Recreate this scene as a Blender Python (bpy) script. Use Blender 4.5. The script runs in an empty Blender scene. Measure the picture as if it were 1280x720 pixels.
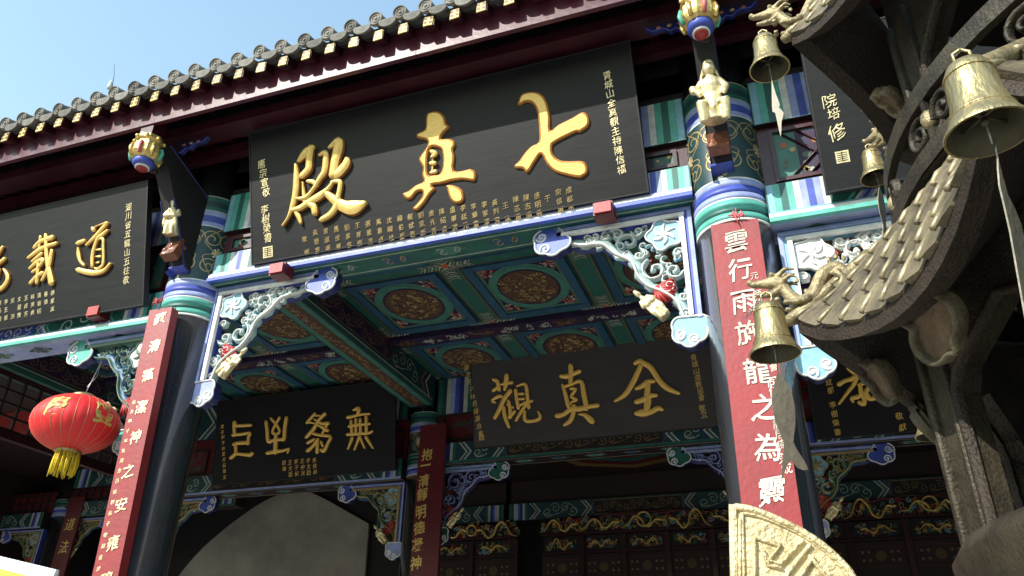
import bpy, bmesh, math, random
from mathutils import Matrix, Vector
from mathutils.geometry import tessellate_polygon
random.seed(7)
S = bpy.context.scene
COL = S.collection
# ------------------------------------------------------------------ camera, sky, sun, exposure
FPX = 972.29
CX = Vector((0.942, 0.334, 0.017)); CY = Vector((-0.146, 0.456, -0.878)); CZ = Vector((-0.301, 0.825, 0.478))
CZ.normalize(); CX = (CX - CZ * CX.dot(CZ)).normalized(); CY = CZ.cross(CX)
EYE = Vector((0, 0, 1.6))
cd = bpy.data.cameras.new('camera'); cam = bpy.data.objects.new('camera', cd); COL.objects.link(cam)
cd.sensor_width = 36; cd.lens = FPX / 1280 * 36; cd.clip_start = 0.05; cd.clip_end = 5000
R = Matrix((CX, -CY, -CZ)).transposed()
cam.matrix_world = Matrix.Translation(EYE) @ R.to_4x4()
S.camera = cam
SUN_AZ = math.radians(28)          # to the left of straight behind the viewer
SUN_EL = math.radians(35)
sd = Vector((-math.sin(SUN_AZ) * math.cos(SUN_EL), -math.cos(SUN_AZ) * math.cos(SUN_EL), math.sin(SUN_EL)))
w = bpy.data.worlds.new('World'); S.world = w; w.use_nodes = True
nt = w.node_tree; bg = nt.nodes['Background']
sky = nt.nodes.new('ShaderNodeTexSky'); sky.sky_type = 'NISHITA'; sky.sun_disc = False
sky.sun_elevation = SUN_EL; sky.sun_rotation = math.atan2(sd.x, sd.y)
sky.air_density = 2.5; sky.dust_density = 0.5; sky.ozone_density = 3.5
nt.links.new(sky.outputs[0], bg.inputs[0]); bg.inputs[1].default_value = 0.15
ld = bpy.data.lights.new('sun', 'SUN'); ld.energy = 3.5; ld.angle = math.radians(0.5); ld.color = (1, 0.95, 0.86)
lo = bpy.data.objects.new('sun', ld); COL.objects.link(lo); lo.rotation_euler = sd.to_track_quat('Z', 'Y').to_euler()
S.view_settings.view_transform = 'Standard'; S.view_settings.look = 'None'; S.view_settings.exposure = 0.95; S.view_settings.gamma = 1
S.cycles.max_bounces = 6; S.cycles.diffuse_bounces = 4

def ray(px, py):
    return CX * ((px - 640) / FPX) + CY * ((py - 360) / FPX) + CZ
def at(px, py, Y): d = ray(px, py); return EYE + d * (Y / d.y)
def atz(px, py, Z): d = ray(px, py); return EYE + d * ((Z - EYE.z) / d.z)
def atx(px, py, X): d = ray(px, py); return EYE + d * (X / d.x)
def atp(px, py, T):
    "pixel of the survey photo -> local (u,v) on the plane of frame T"
    d = ray(px, py); o = T.translation; n = T.to_3x3() @ Vector((0, 0, 1))
    p = EYE + d * ((o - EYE).dot(n) / d.dot(n)); q = T.inverted() @ p
    return (q.x, q.y)

# ------------------------------------------------------------------ materials
MATS = {}
def mk(key, col, rough=0.5, metal=0.0, var=0.25, scale=6.0, bump=0.15, bscale=60, stretch=None, spec=0.5, coat=0.0, dirt=None, sub=0.0):
    m = bpy.data.materials.new(key); m.use_nodes = True; t = m.node_tree; N = t.nodes; L = t.links
    b = N['Principled BSDF']; tc = N.new('ShaderNodeTexCoord'); mp = N.new('ShaderNodeMapping')
    L.new(tc.outputs['Object'], mp.inputs[0])
    if stretch: mp.inputs['Scale'].default_value = stretch
    no = N.new('ShaderNodeTexNoise'); no.inputs['Scale'].default_value = scale; no.inputs['Detail'].default_value = 6; no.inputs['Roughness'].default_value = 0.65
    L.new(mp.outputs[0], no.inputs[0])
    cr = N.new('ShaderNodeValToRGB'); cr.color_ramp.elements[0].position = 0.3; cr.color_ramp.elements[1].position = 0.7
    d = dirt or tuple(c * (1 - var) for c in col)
    cr.color_ramp.elements[0].color = (*d, 1)
    cr.color_ramp.elements[1].color = (*[min(1, c * (1 + var * 0.5)) for c in col], 1)
    L.new(no.outputs[0], cr.inputs[0]); L.new(cr.outputs[0], b.inputs['Base Color'])
    if key in ('tile_grey', 'yellow_paint', 'tile_bronze', 'gilt_edge', 'coffergreen', 'medallion_brown', 'cofferblue', 'ink_white', 'maroon'):
        oi = N.new('ShaderNodeObjectInfo'); m0 = N.new('ShaderNodeMapRange'); m0.inputs['To Min'].default_value = .62; m0.inputs['To Max'].default_value = 1.15
        L.new(oi.outputs['Random'], m0.inputs[0]); mx = N.new('ShaderNodeVectorMath'); mx.operation = 'SCALE'; L.new(cr.outputs[0], mx.inputs[0]); L.new(m0.outputs[0], mx.inputs['Scale']); L.new(mx.outputs[0], b.inputs['Base Color'])
    mr = N.new('ShaderNodeMapRange'); mr.inputs['To Min'].default_value = max(0.03, rough - 0.1); mr.inputs['To Max'].default_value = min(1, rough + 0.15)
    L.new(no.outputs[0], mr.inputs[0]); L.new(mr.outputs[0], b.inputs['Roughness'])
    b.inputs['Metallic'].default_value = metal; b.inputs['Specular IOR Level'].default_value = spec
    if coat: b.inputs['Coat Weight'].default_value = coat; b.inputs['Coat Roughness'].default_value = 0.12
    if sub: b.inputs['Subsurface Weight'].default_value = sub; b.inputs['Subsurface Radius'].default_value = (0.1, 0.03, 0.02)
    if bump:
        n2 = N.new('ShaderNodeTexNoise'); n2.inputs['Scale'].default_value = bscale; n2.inputs['Detail'].default_value = 4
        L.new(mp.outputs[0], n2.inputs[0]); bp = N.new('ShaderNodeBump'); bp.inputs['Strength'].default_value = bump; bp.inputs['Distance'].default_value = 0.01
        L.new(n2.outputs[0], bp.inputs['Height']); L.new(bp.outputs[0], b.inputs['Normal'])
    MATS[key] = m
P = dict(rough=0.45, var=0.3, scale=9, bump=0.12, bscale=90)
mk('white', (0.72, 0.72, 0.7), **P)
mk('lavender', (0.30, 0.36, 0.66), **P)
mk('blue', (0.055, 0.085, 0.42), **P)
mk('navy', (0.02, 0.025, 0.14), **P)
mk('skyblue', (0.22, 0.45, 0.58), **P)
mk('teal', (0.10, 0.42, 0.35), **P)
mk('green', (0.02, 0.12, 0.10), **P)
mk('leafgreen', (0.10, 0.17, 0.12), **P)
mk('darkgreen', (0.012, 0.048, 0.058), **P)
mk('coffergreen', (0.055, 0.19, 0.155), **P)
mk('cofferblue', (0.022, 0.085, 0.16), **P)
mk('purple', (0.025, 0.012, 0.05), **P)
mk('red', (0.36, 0.03, 0.03), **P)
mk('pink', (0.55, 0.12, 0.14), **P)
mk('orange', (0.42, 0.12, 0.04), **P)
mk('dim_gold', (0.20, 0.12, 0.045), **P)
mk('medallion_brown', (0.085, 0.045, 0.035), **P)
mk('gold_line', (0.42, 0.31, 0.13), rough=0.4, var=0.3, metal=0.3)
mk('white_line', (0.42, 0.45, 0.40), **P)
mk('gold_leaf', (0.80, 0.55, 0.17), rough=0.42, metal=0.35, var=0.12, scale=25, bump=0.25, bscale=45)
mk('ochre_paint', (0.88, 0.55, 0.13), rough=0.45, metal=0.1, var=0.12, scale=25, bump=0.2, bscale=45)
mk('ochre_edge', (0.30, 0.15, 0.03), rough=0.5, var=0.2)
mk('gold_edge', (0.42, 0.17, 0.03), rough=0.5, metal=0.35, var=0.3, scale=25)
mk('gold_carving', (0.75, 0.56, 0.20), rough=0.32, metal=0.75, var=0.35, scale=30, bump=0.3, bscale=80)
mk('gold_pale', (0.85, 0.72, 0.42), rough=0.35, metal=0.55, var=0.3, scale=30, bump=0.4, bscale=70)
mk('yellow_paint', (0.78, 0.62, 0.16), rough=0.5, var=0.2, scale=30)
mk('lacquer', (0.010, 0.010, 0.013), rough=0.22, var=0.5, scale=5, bump=0.10, bscale=5, spec=1.0, coat=1.0, dirt=(0.045, 0.048, 0.055), stretch=(1, 1, .18))
mk('jade', (0.30, 0.42, 0.42), **P)
mk('royal', (0.07, 0.12, 0.56), **P)
mk('plaque_black', (0.0075, 0.0078, 0.009), spec=0.3, rough=0.48, var=0.45, scale=3, bump=0.06, bscale=14, stretch=(1.0, 5, 9))
mk('plaque_dusty', (0.046, 0.039, 0.038), rough=0.55, var=0.25, scale=1.6, bump=0.04, bscale=14, stretch=(1.0, 4, 5))
mk('maroon', (0.048, 0.005, 0.011), rough=0.42, var=0.35, scale=4, bump=0.1, coat=0.2)
mk('fascia_red', (0.075, 0.007, 0.018), rough=0.36, var=0.35, scale=7, bump=0.12, bscale=30, coat=0.3, dirt=(0.06, 0.018, 0.032))
mk('dark_wood', (0.022, 0.009, 0.009), rough=0.6, var=0.4, scale=6)
mk('black_wood', (0.010, 0.008, 0.010), rough=0.6, var=0.4, scale=6)
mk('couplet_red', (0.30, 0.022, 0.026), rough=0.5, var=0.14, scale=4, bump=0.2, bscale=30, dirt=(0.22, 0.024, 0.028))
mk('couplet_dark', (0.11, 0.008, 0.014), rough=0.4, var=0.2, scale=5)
mk('ink_white', (0.80, 0.76, 0.62), rough=0.5, var=0.15, scale=40)
mk('tile_grey', (0.23, 0.22, 0.20), rough=0.85, var=0.5, scale=14, bump=0.6, bscale=70, dirt=(0.09, 0.085, 0.07))
mk('tile_dark', (0.08, 0.075, 0.07), rough=0.9, var=0.5, scale=14, bump=0.6)
mk('plaster', (0.34, 0.31, 0.28), rough=0.9, var=0.35, scale=1.1, bump=0.4, bscale=14)
mk('stone', (0.36, 0.34, 0.30), rough=0.85, var=0.3, scale=2, bump=0.4)
mk('iron', (0.016, 0.012, 0.010), rough=0.62, metal=0.25, var=0.6, scale=16, bump=0.5, bscale=120, dirt=(0.03, 0.022, 0.018))
mk('iron_grey', (0.058, 0.047, 0.030), rough=0.5, metal=0.45, var=0.6, scale=9, bump=0.45, bscale=110, dirt=(0.016, 0.013, 0.010))
mk('iron_rust', (0.036, 0.024, 0.015), rough=0.6, metal=0.25, var=0.5, scale=10, bump=0.6, bscale=120, dirt=(0.02, 0.014, 0.010))
mk('iron_gilt', (0.38, 0.31, 0.17), rough=0.5, metal=0.4, var=0.4, scale=22, bump=0.35, bscale=110, dirt=(0.10, 0.08, 0.045))
mk('cartouche', (0.17, 0.115, 0.07), rough=0.55, metal=0.2, var=0.5, scale=14, bump=0.4, bscale=110, dirt=(0.06, 0.04, 0.025))
mk('gilt_edge', (0.44, 0.37, 0.23), rough=0.45, metal=0.5, var=0.4, scale=20, bump=0.3)
mk('tile_bronze', (0.20, 0.165, 0.10), rough=0.55, metal=0.35, var=0.5, scale=14, bump=0.35, bscale=110, dirt=(0.07, 0.055, 0.035))
mk('gilt_cream', (0.72, 0.62, 0.38), rough=0.5, metal=0.25, var=0.25, scale=18, bump=1.0, bscale=90, dirt=(0.45, 0.36, 0.18))
mk('brass', (0.50, 0.38, 0.17), rough=0.36, metal=0.8, var=0.25, scale=22, bump=0.3, bscale=120, dirt=(0.27, 0.23, 0.12), stretch=(1, 1, .35))
mk('brass_dark', (0.10, 0.085, 0.05), rough=0.6, metal=0.5, var=0.4, scale=14)
mk('tin', (0.24, 0.21, 0.16), rough=0.5, metal=0.6, var=0.3, scale=9, bump=0.2)
mk('lantern_red', (0.72, 0.02, 0.025), rough=0.5, var=0.1, scale=8, bump=0.1, bscale=200, sub=0.3)
mk('tassel', (0.75, 0.55, 0.02), rough=0.6, var=0.4, scale=60)
mk('rock_brown', (0.20, 0.06, 0.025), rough=0.3, var=0.5, scale=25, bump=0.8, bscale=60, coat=0.3)
mk('paper', (0.75, 0.76, 0.80), rough=0.7, var=0.06)
mk('lime', (0.62, 0.70, 0.06), rough=0.6, var=0.1)
mk('wire', (0.35, 0.34, 0.33), rough=0.4, metal=0.8, var=0.2)
mk('bone', (0.62, 0.56, 0.46), rough=0.6, var=0.2)

MATS['lacquer'].node_tree.nodes['Principled BSDF'].inputs['Coat IOR'].default_value = 1.6
# ------------------------------------------------------------------ mesh builder
I4 = Matrix.Identity(4)
def frame(o, u, v):
    u = Vector(u).normalized(); v = Vector(v); v = (v - u * v.dot(u)).normalized(); n = u.cross(v)
    m = Matrix((u, v, n)).transposed().to_4x4(); m.translation = Vector(o); return m
class M:
    def __init__(s): s.v = []; s.f = []; s.m = []; s.k = []; s.sm = []
    def mi(s, key):
        if key not in s.k: s.k.append(key)
        return s.k.index(key)
    def add(s, vs, fs, key, T=I4, smooth=False):
        b = len(s.v); i = s.mi(key)
        s.v += [tuple(T @ Vector(p)) for p in vs]
        for f in fs: s.f.append(tuple(b + q for q in f)); s.m.append(i); s.sm.append(smooth)
    def box(s, x0, x1, y0, y1, z0, z1, key, T=I4):
        s.add([(x, y, z) for x in (x0, x1) for y in (y0, y1) for z in (z0, z1)],
              [(0, 1, 3, 2), (4, 6, 7, 5), (0, 4, 5, 1), (2, 3, 7, 6), (0, 2, 6, 4), (1, 5, 7, 3)], key, T)
    def rect(s, x0, x1, y0, y1, z, key, T=I4):
        s.add([(x0, y0, z), (x1, y0, z), (x1, y1, z), (x0, y1, z)], [(0, 1, 2, 3)], key, T)
    def prism(s, poly, z0, z1, key, T=I4, side=None, holes=()):
        loops = [list(poly)] + [list(h) for h in holes]
        flat = [p for l in loops for p in l]; n = len(flat)
        tr = tessellate_polygon([[Vector((p[0], p[1], 0)) for p in l] for l in loops])
        if z1 is None or z0 == z1:
            s.add([(p[0], p[1], z0) for p in flat], tr, key, T); return
        s.add([(p[0], p[1], z1) for p in flat], tr, key, T)
        s.add([(p[0], p[1], z0) for p in flat], [t[::-1] for t in tr], side or key, T)
        for l in loops:
            k = len(l); s.add([(p[0], p[1], z) for z in (z0, z1) for p in l], [(i, (i + 1) % k, k + (i + 1) % k, k + i) for i in range(k)], side or key, T)
    def stroke(s, pts, key, T=I4, z0=0.0, h=None, w=None, closed=False, edge=None, caps=True):
        "raised brush stroke: pts (x,y,width) ; h = height (None: flat strip)"
        q = [(p[0], p[1], (p[2] if len(p) > 2 else w)) for p in pts]
        if not closed and len(q) >= 2 and caps and h:
            a, b = q[0], q[1]; d = math.hypot(b[0] - a[0], b[1] - a[1]) or 1
            q.insert(0, (a[0] - (b[0] - a[0]) / d * a[2] * 0.35, a[1] - (b[1] - a[1]) / d * a[2] * 0.35, a[2] * 0.55))
            a, b = q[-1], q[-2]; d = math.hypot(b[0] - a[0], b[1] - a[1]) or 1
            q.append((a[0] - (b[0] - a[0]) / d * a[2] * 0.35, a[1] - (b[1] - a[1]) / d * a[2] * 0.35, a[2] * 0.55))
        n = len(q); vs = []
        sec = [(-0.5, 0), (0.5, 0)] if h is None else [(-0.5, 0), (-0.42, 0.62), (-0.18, 0.95), (0.18, 0.95), (0.42, 0.62), (0.5, 0)]
        for i in range(n):
            a = q[(i - 1) % n] if closed or i > 0 else q[i]; b = q[(i + 1) % n] if closed or i < n - 1 else q[i]
            dx, dy = b[0] - a[0], b[1] - a[1]; l = math.hypot(dx, dy) or 1; nx, ny = -dy / l, dx / l
            for c, e in sec: vs.append((q[i][0] - nx * c * q[i][2], q[i][1] - ny * c * q[i][2], z0 + (h or 0) * e))
        k = len(sec); fs = []; fe = []
        for i in range(n if closed else n - 1):
            j = (i + 1) % n
            for c in range(k - 1):
                (fe if (edge and c in (0, k - 2)) else fs).append((i * k + c, i * k + c + 1, j * k + c + 1, j * k + c))
        if h and not closed: fs.append(tuple(range(k))[::-1]); fs.append(tuple((n - 1) * k + c for c in range(k)))
        s.add(vs, fs, key, T, smooth=bool(h))
        if fe: s.add(vs, fe, edge, T)
    def tube(s, pts, r, key, n=8, T=I4, squash=1.0):
        P_ = [Vector(p) for p in pts]; rs = r if isinstance(r, (list, tuple)) else [r] * len(P_)
        vs = []; up = None
        for i, p in enumerate(P_):
            d = (P_[min(i + 1, len(P_) - 1)] - P_[max(i - 1, 0)])
            d = d.normalized() if d.length > 1e-9 else Vector((0, 0, 1))
            if up is None: up = d.orthogonal().normalized()
            up = (up - d * up.dot(d)); up = up.normalized() if up.length > 1e-6 else d.orthogonal().normalized()
            sd_ = d.cross(up)
            for k in range(n):
                a = 2 * math.pi * k / n; vs.append(p + up * math.cos(a) * rs[i] + sd_ * math.sin(a) * rs[i] * squash)
        L = len(P_); fs = [(i * n + k, i * n + (k + 1) % n, (i + 1) * n + (k + 1) % n, (i + 1) * n + k) for i in range(L - 1) for k in range(n)]
        s.add(vs, fs + [tuple(range(n))[::-1], tuple((L - 1) * n + k for k in range(n))], key, T, True)
    def lathe(s, prof, key, n=24, T=I4, a0=0, a1=2 * math.pi, smooth=True):
        full = abs(a1 - a0 - 2 * math.pi) < 1e-6; m = n if full else n + 1; vs = []
        for r, z in prof:
            for k in range(m): a = a0 + (a1 - a0) * k / n; vs.append((r * math.cos(a), r * math.sin(a), z))
        fs = []
        for i in range(len(prof) - 1):
            for k in range(n): k2 = (k + 1) % m; fs.append((i * m + k, i * m + k2, (i + 1) * m + k2, (i + 1) * m + k))
        s.add(vs, fs, key, T, smooth)
    def ell(s, c, r, key, T=I4, n=10, rot=None):
        r = r if isinstance(r, (tuple, list)) else (r, r, r)
        L = Matrix.Translation(Vector(c)) @ (rot.to_4x4() if rot else I4) @ Matrix.Diagonal((*r, 1))
        pr = [(max(1e-4, math.sin(math.pi * i / (n // 2 + 1))), -math.cos(math.pi * i / (n // 2 + 1))) for i in range(n // 2 + 2)]
        s.lathe(pr, key, n, T @ L)
    def mesh(s, name):
        me = bpy.data.meshes.new(name); me.from_pydata(s.v, [], s.f)
        for k in s.k: me.materials.append(MATS[k])
        me.polygons.foreach_set('material_index', s.m); me.polygons.foreach_set('use_smooth', s.sm); me.update(); return me
    def build(s, name, parent=None, **kw): return link(name, s.mesh(name), parent, **kw)
def link(name, me, parent=None, loc=None, **kw):
    o = bpy.data.objects.new(name, me); COL.objects.link(o)
    if parent is not None:
        o.parent = parent
        if parent.type == 'EMPTY': o.location = -parent.location
    if loc is not None: o.location = loc
    for k, v in kw.items(): o[k] = v
    return o
def thing(name, label, cat, loc=(0, 0, 0), group=None):
    o = bpy.data.objects.new(name, None); COL.objects.link(o); o.location = loc; o.empty_display_size = 0.1
    o['label'] = label; o['category'] = cat
    if group: o['group'] = group
    return o
def circ(cx, cy, r, n=24, a0=0, a1=2 * math.pi, ry=None):
    full = abs(a1 - a0 - 2 * math.pi) < 1e-6
    return [(cx + r * math.cos(a0 + (a1 - a0) * i / (n if full else n - 1)), cy + (ry or r) * math.sin(a0 + (a1 - a0) * i / (n if full else n - 1))) for i in range(n)]
def spiral(cx, cy, r0, turns, a0, sgn=1, r1=0.15, n=None):
    n = n or int(14 * turns) + 3
    return [(cx + r0 * (1 - (1 - r1) * i / (n - 1)) * math.cos(a0 + sgn * turns * 2 * math.pi * i / (n - 1)),
             cy + r0 * (1 - (1 - r1) * i / (n - 1)) * math.sin(a0 + sgn * turns * 2 * math.pi * i / (n - 1))) for i in range(n)]
def smoothline(pts, k=5):
    "Catmull-Rom through pts (any dimension)"
    out = []; n = len(pts)
    for i in range(n - 1):
        p0 = pts[max(i - 1, 0)]; p1 = pts[i]; p2 = pts[i + 1]; p3 = pts[min(i + 2, n - 1)]
        for j in range(k):
            t = j / k
            out.append(tuple(0.5 * (2 * b + (c - a) * t + (2 * a - 5 * b + 4 * c - d) * t * t + (3 * b - a - 3 * c + d) * t ** 3) for a, b, c, d in zip(p0, p1, p2, p3)))
    out.append(tuple(pts[-1])); return out
def remeshed(mb, name, voxel, key, smooth=2):
    "one continuous skin round overlapping shapes"
    me = mb.mesh('raw'); o = bpy.data.objects.new('raw', me); COL.objects.link(o)
    md = o.modifiers.new('r', 'REMESH'); md.mode = 'VOXEL'; md.voxel_size = voxel; md.use_smooth_shade = True
    if smooth: sm = o.modifiers.new('s', 'SMOOTH'); sm.factor = 0.5; sm.iterations = smooth
    dg = bpy.context.evaluated_depsgraph_get(); me2 = bpy.data.meshes.new_from_object(o.evaluated_get(dg))
    me2.name = name; bpy.data.objects.remove(o); me2.materials.clear(); me2.materials.append(MATS[key]); return me2

# ------------------------------------------------------------------ lettering
GL = {}
def glyph(ch, bold=0.0):
    k = (ch, bold)
    if k not in GL:
        cu = bpy.data.curves.new('g', 'FONT'); cu.body = ch; cu.size = 1.0; cu.resolution_u = 2; cu.offset = bold
        cu.align_x = 'CENTER'
        o = bpy.data.objects.new('g', cu); COL.objects.link(o)
        dg = bpy.context.evaluated_depsgraph_get(); me = bpy.data.meshes.new_from_object(o.evaluated_get(dg))
        vs = [tuple(v.co) for v in me.vertices]; fs = [tuple(p.vertices) for p in me.polygons]
        if vs:
            y0 = min(v[1] for v in vs); y1 = max(v[1] for v in vs); x0 = min(v[0] for v in vs); x1 = max(v[0] for v in vs)
            s_ = 1 / max(y1 - y0, x1 - x0, 0.5); vs = [((v[0] - (x0 + x1) / 2) * s_, (v[1] - (y0 + y1) / 2) * s_, 0) for v in vs]
        bpy.data.objects.remove(o); bpy.data.curves.remove(cu); bpy.data.meshes.remove(me); GL[k] = (vs, fs)
    return GL[k]
def put(mb, ch, T, u, v, size, key, h=0.004, bold=0.0, z=0.001, shear=0.12, wob=0.05, narrow=0.92, rot=0.0, fn=None):
    "one written character, hand-shaken, as raised paint of height h"
    vs, fs = glyph(ch, bold)
    if not vs: return
    a, b, c_, d_ = [random.uniform(0, 6.28) for _ in range(4)]
    q = []
    for x, y, _ in vs:
        X = x * narrow + wob * 0.6 * math.sin(5 * y + a) + wob * 0.4 * math.sin(9 * x + c_); Y = y + shear * x + wob * 0.6 * math.sin(5 * x + b) + wob * 0.3 * math.sin(11 * y + d_)
        q.append((u + size * (X * math.cos(rot) - Y * math.sin(rot)), v + size * (X * math.sin(rot) + Y * math.cos(rot))))
    top = [(p[0], p[1], z + h) for p in q]
    if fn: top = [fn(p) for p in top]
    mb.add(top, fs, key, T)
    if h >= 0.003:
        cnt = {}
        for f in fs:
            for i in range(len(f)):
                e = (f[i], f[(i + 1) % len(f)]); cnt[tuple(sorted(e))] = None if tuple(sorted(e)) in cnt else e
        n = len(q); mb.add(top + [(p[0], p[1], z) for p in q], [(e[1], e[0], e[0] + n, e[1] + n) for e in cnt.values() if e], key, T)
def column_text(parent, T, text, pts, size, key, name='inscription', **kw):
    "vertical line of writing from pts[0] to pts[1] (local u,v)"
    mb = M(); n = len(text)
    for i, ch in enumerate(text):
        if ch == ' ': continue
        t = i / max(1, n - 1); u = pts[0][0] + (pts[1][0] - pts[0][0]) * t; v = pts[0][1] + (pts[1][1] - pts[0][1]) * t
        put(mb, ch, T, u, v, size, key, **kw)
    return mb.build(name, parent)
def traced(parent, T, strokes, ox, oy, sc, key='gold_leaf', h=0.03, edge='gold_edge', name='character', k=1.0, z=0.002):
    "a brush-written character: strokes surveyed in photo coordinates, laid on the plane of T"
    mb = M()
    pa = atp(ox, oy, T); pb = atp(ox + 10, oy, T); unit = math.hypot(pb[0] - pa[0], pb[1] - pa[1]) / 10
    for st in strokes:
        q = []
        for x, y, wd in st:
            u, v = atp(ox + x / sc, oy + y / sc, T); q.append((u, v, wd / sc * unit * k))
        if len(q) > 2: q = smoothline(q, 4)
        ww = max(p[2] for p in q)
        mb.stroke(q, key, T, z0=z + random.uniform(0, 0.0015), h=min(h, ww * 0.6), edge=edge)
    return mb.build(name, parent)
def outlined(parent, T, loops, ox, oy, sc, key='gold_leaf', edge='gold_edge', h=0.035, name='character', bev=0.02):
    "a character from its surveyed outline, carved with a sloping edge"
    cu = bpy.data.curves.new('c', 'CURVE'); cu.dimensions = '2D'; cu.fill_mode = 'BOTH'; cu.extrude = 0.001; cu.bevel_depth = bev; cu.bevel_resolution = 1; cu.offset = -bev
    for lp in loops:
        pts = [atp(ox + x / sc, oy + y / sc, T) for x, y in lp]; pts = smoothline(pts + [pts[0]], 3)[:-1]
        sp = cu.splines.new('POLY'); sp.points.add(len(pts) - 1); sp.use_cyclic_u = True
        for i, p in enumerate(pts): sp.points[i].co = (p[0], p[1], 0, 1)
    o = bpy.data.objects.new('c', cu); COL.objects.link(o); dg = bpy.context.evaluated_depsgraph_get()
    me = bpy.data.meshes.new_from_object(o.evaluated_get(dg)); mb = M()
    top = max(v.co.z for v in me.vertices)
    vs = [(v.co.x, v.co.y, v.co.z) for v in me.vertices]
    ft = [tuple(p.vertices) for p in me.polygons if all(me.vertices[i].co.z > top - 1e-4 for i in p.vertices)]
    fe = [tuple(p.vertices) for p in me.polygons if not all(me.vertices[i].co.z > top - 1e-4 for i in p.vertices)]
    mb.add(vs, ft, key, T); mb.add(vs, fe, edge, T)
    bpy.data.objects.remove(o); return mb.build(name, parent)

# ================================================================== SETTING
g = M()
g.rect(-400, 400, -400, 400, 0, 'stone'); g.build('ground', kind='structure')
g = M(); g.box(-16, 8, 4.2, 15, 0.004, 0.45, 'stone'); g.box(-6, 1, 3.8, 4.197, 0.004, 0.3, 'stone'); g.build('terrace', kind='structure')

XC = [-9.75, -4.93, -0.12, 4.7]         # column lines
YF, YR = 5.0, 10.0
hall = thing('temple_hall', 'ornate painted temple hall with black columns, coloured brackets, coffered ceiling and grey tiled eave', 'temple', (-2.5, 5, 0.45))

# unseen green slope added behind and beside the viewer to block low sky light
mk('blocker_green', (0.05, 0.075, 0.03), rough=0.9, var=0.6, scale=0.8, bump=1.0, bscale=3)
mb = M(); n = 48; rings = ((20, 0), (22, 3.5), (28, 7), (38, 10), (60, 15))
vs = []
for rr, zz in rings:
    for k in range(n + 1):
        a = math.radians(165 + 210 * k / n); j = 1 + .06 * math.sin(k * 1.7 + rr); vs.append((rr * j * math.cos(a), -2 + rr * j * math.sin(a), zz * (1 + .12 * math.sin(k * .9 + rr))))
mb.add(vs, [(i * (n + 1) + k, i * (n + 1) + k + 1, (i + 1) * (n + 1) + k + 1, (i + 1) * (n + 1) + k) for i in range(4) for k in range(n)], 'blocker_green', smooth=True)
mb.build('sky_blocker', kind='structure')

# ---- painted decoration helpers (thin paint layers on a real surface)
def scroll_field(mb, T, u0, u1, v0, v1, key, wdt, z, n=None, key2=None):
    h = v1 - v0; n = n or max(1, int((u1 - u0) / (h * 1.15))); cw = (u1 - u0) / n
    for i in range(n):
        cx = u0 + cw * (i + 0.5); s_ = 1 if i % 2 else -1
        for dx, r, a in ((-0.22, 0.26, 0), (0.22, 0.24, 3.1)):
            c = (cx + dx * cw, (v0 + v1) / 2 + s_ * h * 0.12 * (1 if dx < 0 else -1))
            rr = min(cw, h) * 0.34
            sp = spiral(c[0], c[1], rr, 1.35, a + s_ * 0.5, s_)
            if key2: mb.stroke(sp, key2, T, z0=z, w=wdt * 2.2)
            mb.stroke(sp, key, T, z0=z + 0.0012, w=wdt)
        mb.stroke(smoothline([(cx - cw * .45, v0 + h * .3), (cx, v0 + h * (.85 if s_ > 0 else .15)), (cx + cw * .45, v0 + h * .3)], 4), key, T, z0=z + 0.0012, w=wdt)
def chevrons(mb, T, u, v0, v1, sgn, keys, wd, z):
    vm = (v0 + v1) / 2; dd = (v1 - v0) * 0.42 * sgn
    for i, k in enumerate(keys):
        uu = u + sgn * wd * i; e = sgn * wd * 0.99
        mb.prism([(uu, v0), (uu + e, v0), (uu + e + dd, vm), (uu + e, v1), (uu, v1), (uu + dd, vm)] if sgn > 0 else
                 [(uu, v1), (uu + e, v1), (uu + e + dd, vm), (uu + e, v0), (uu, v0), (uu + dd, vm)], z, None, k, T)
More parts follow.
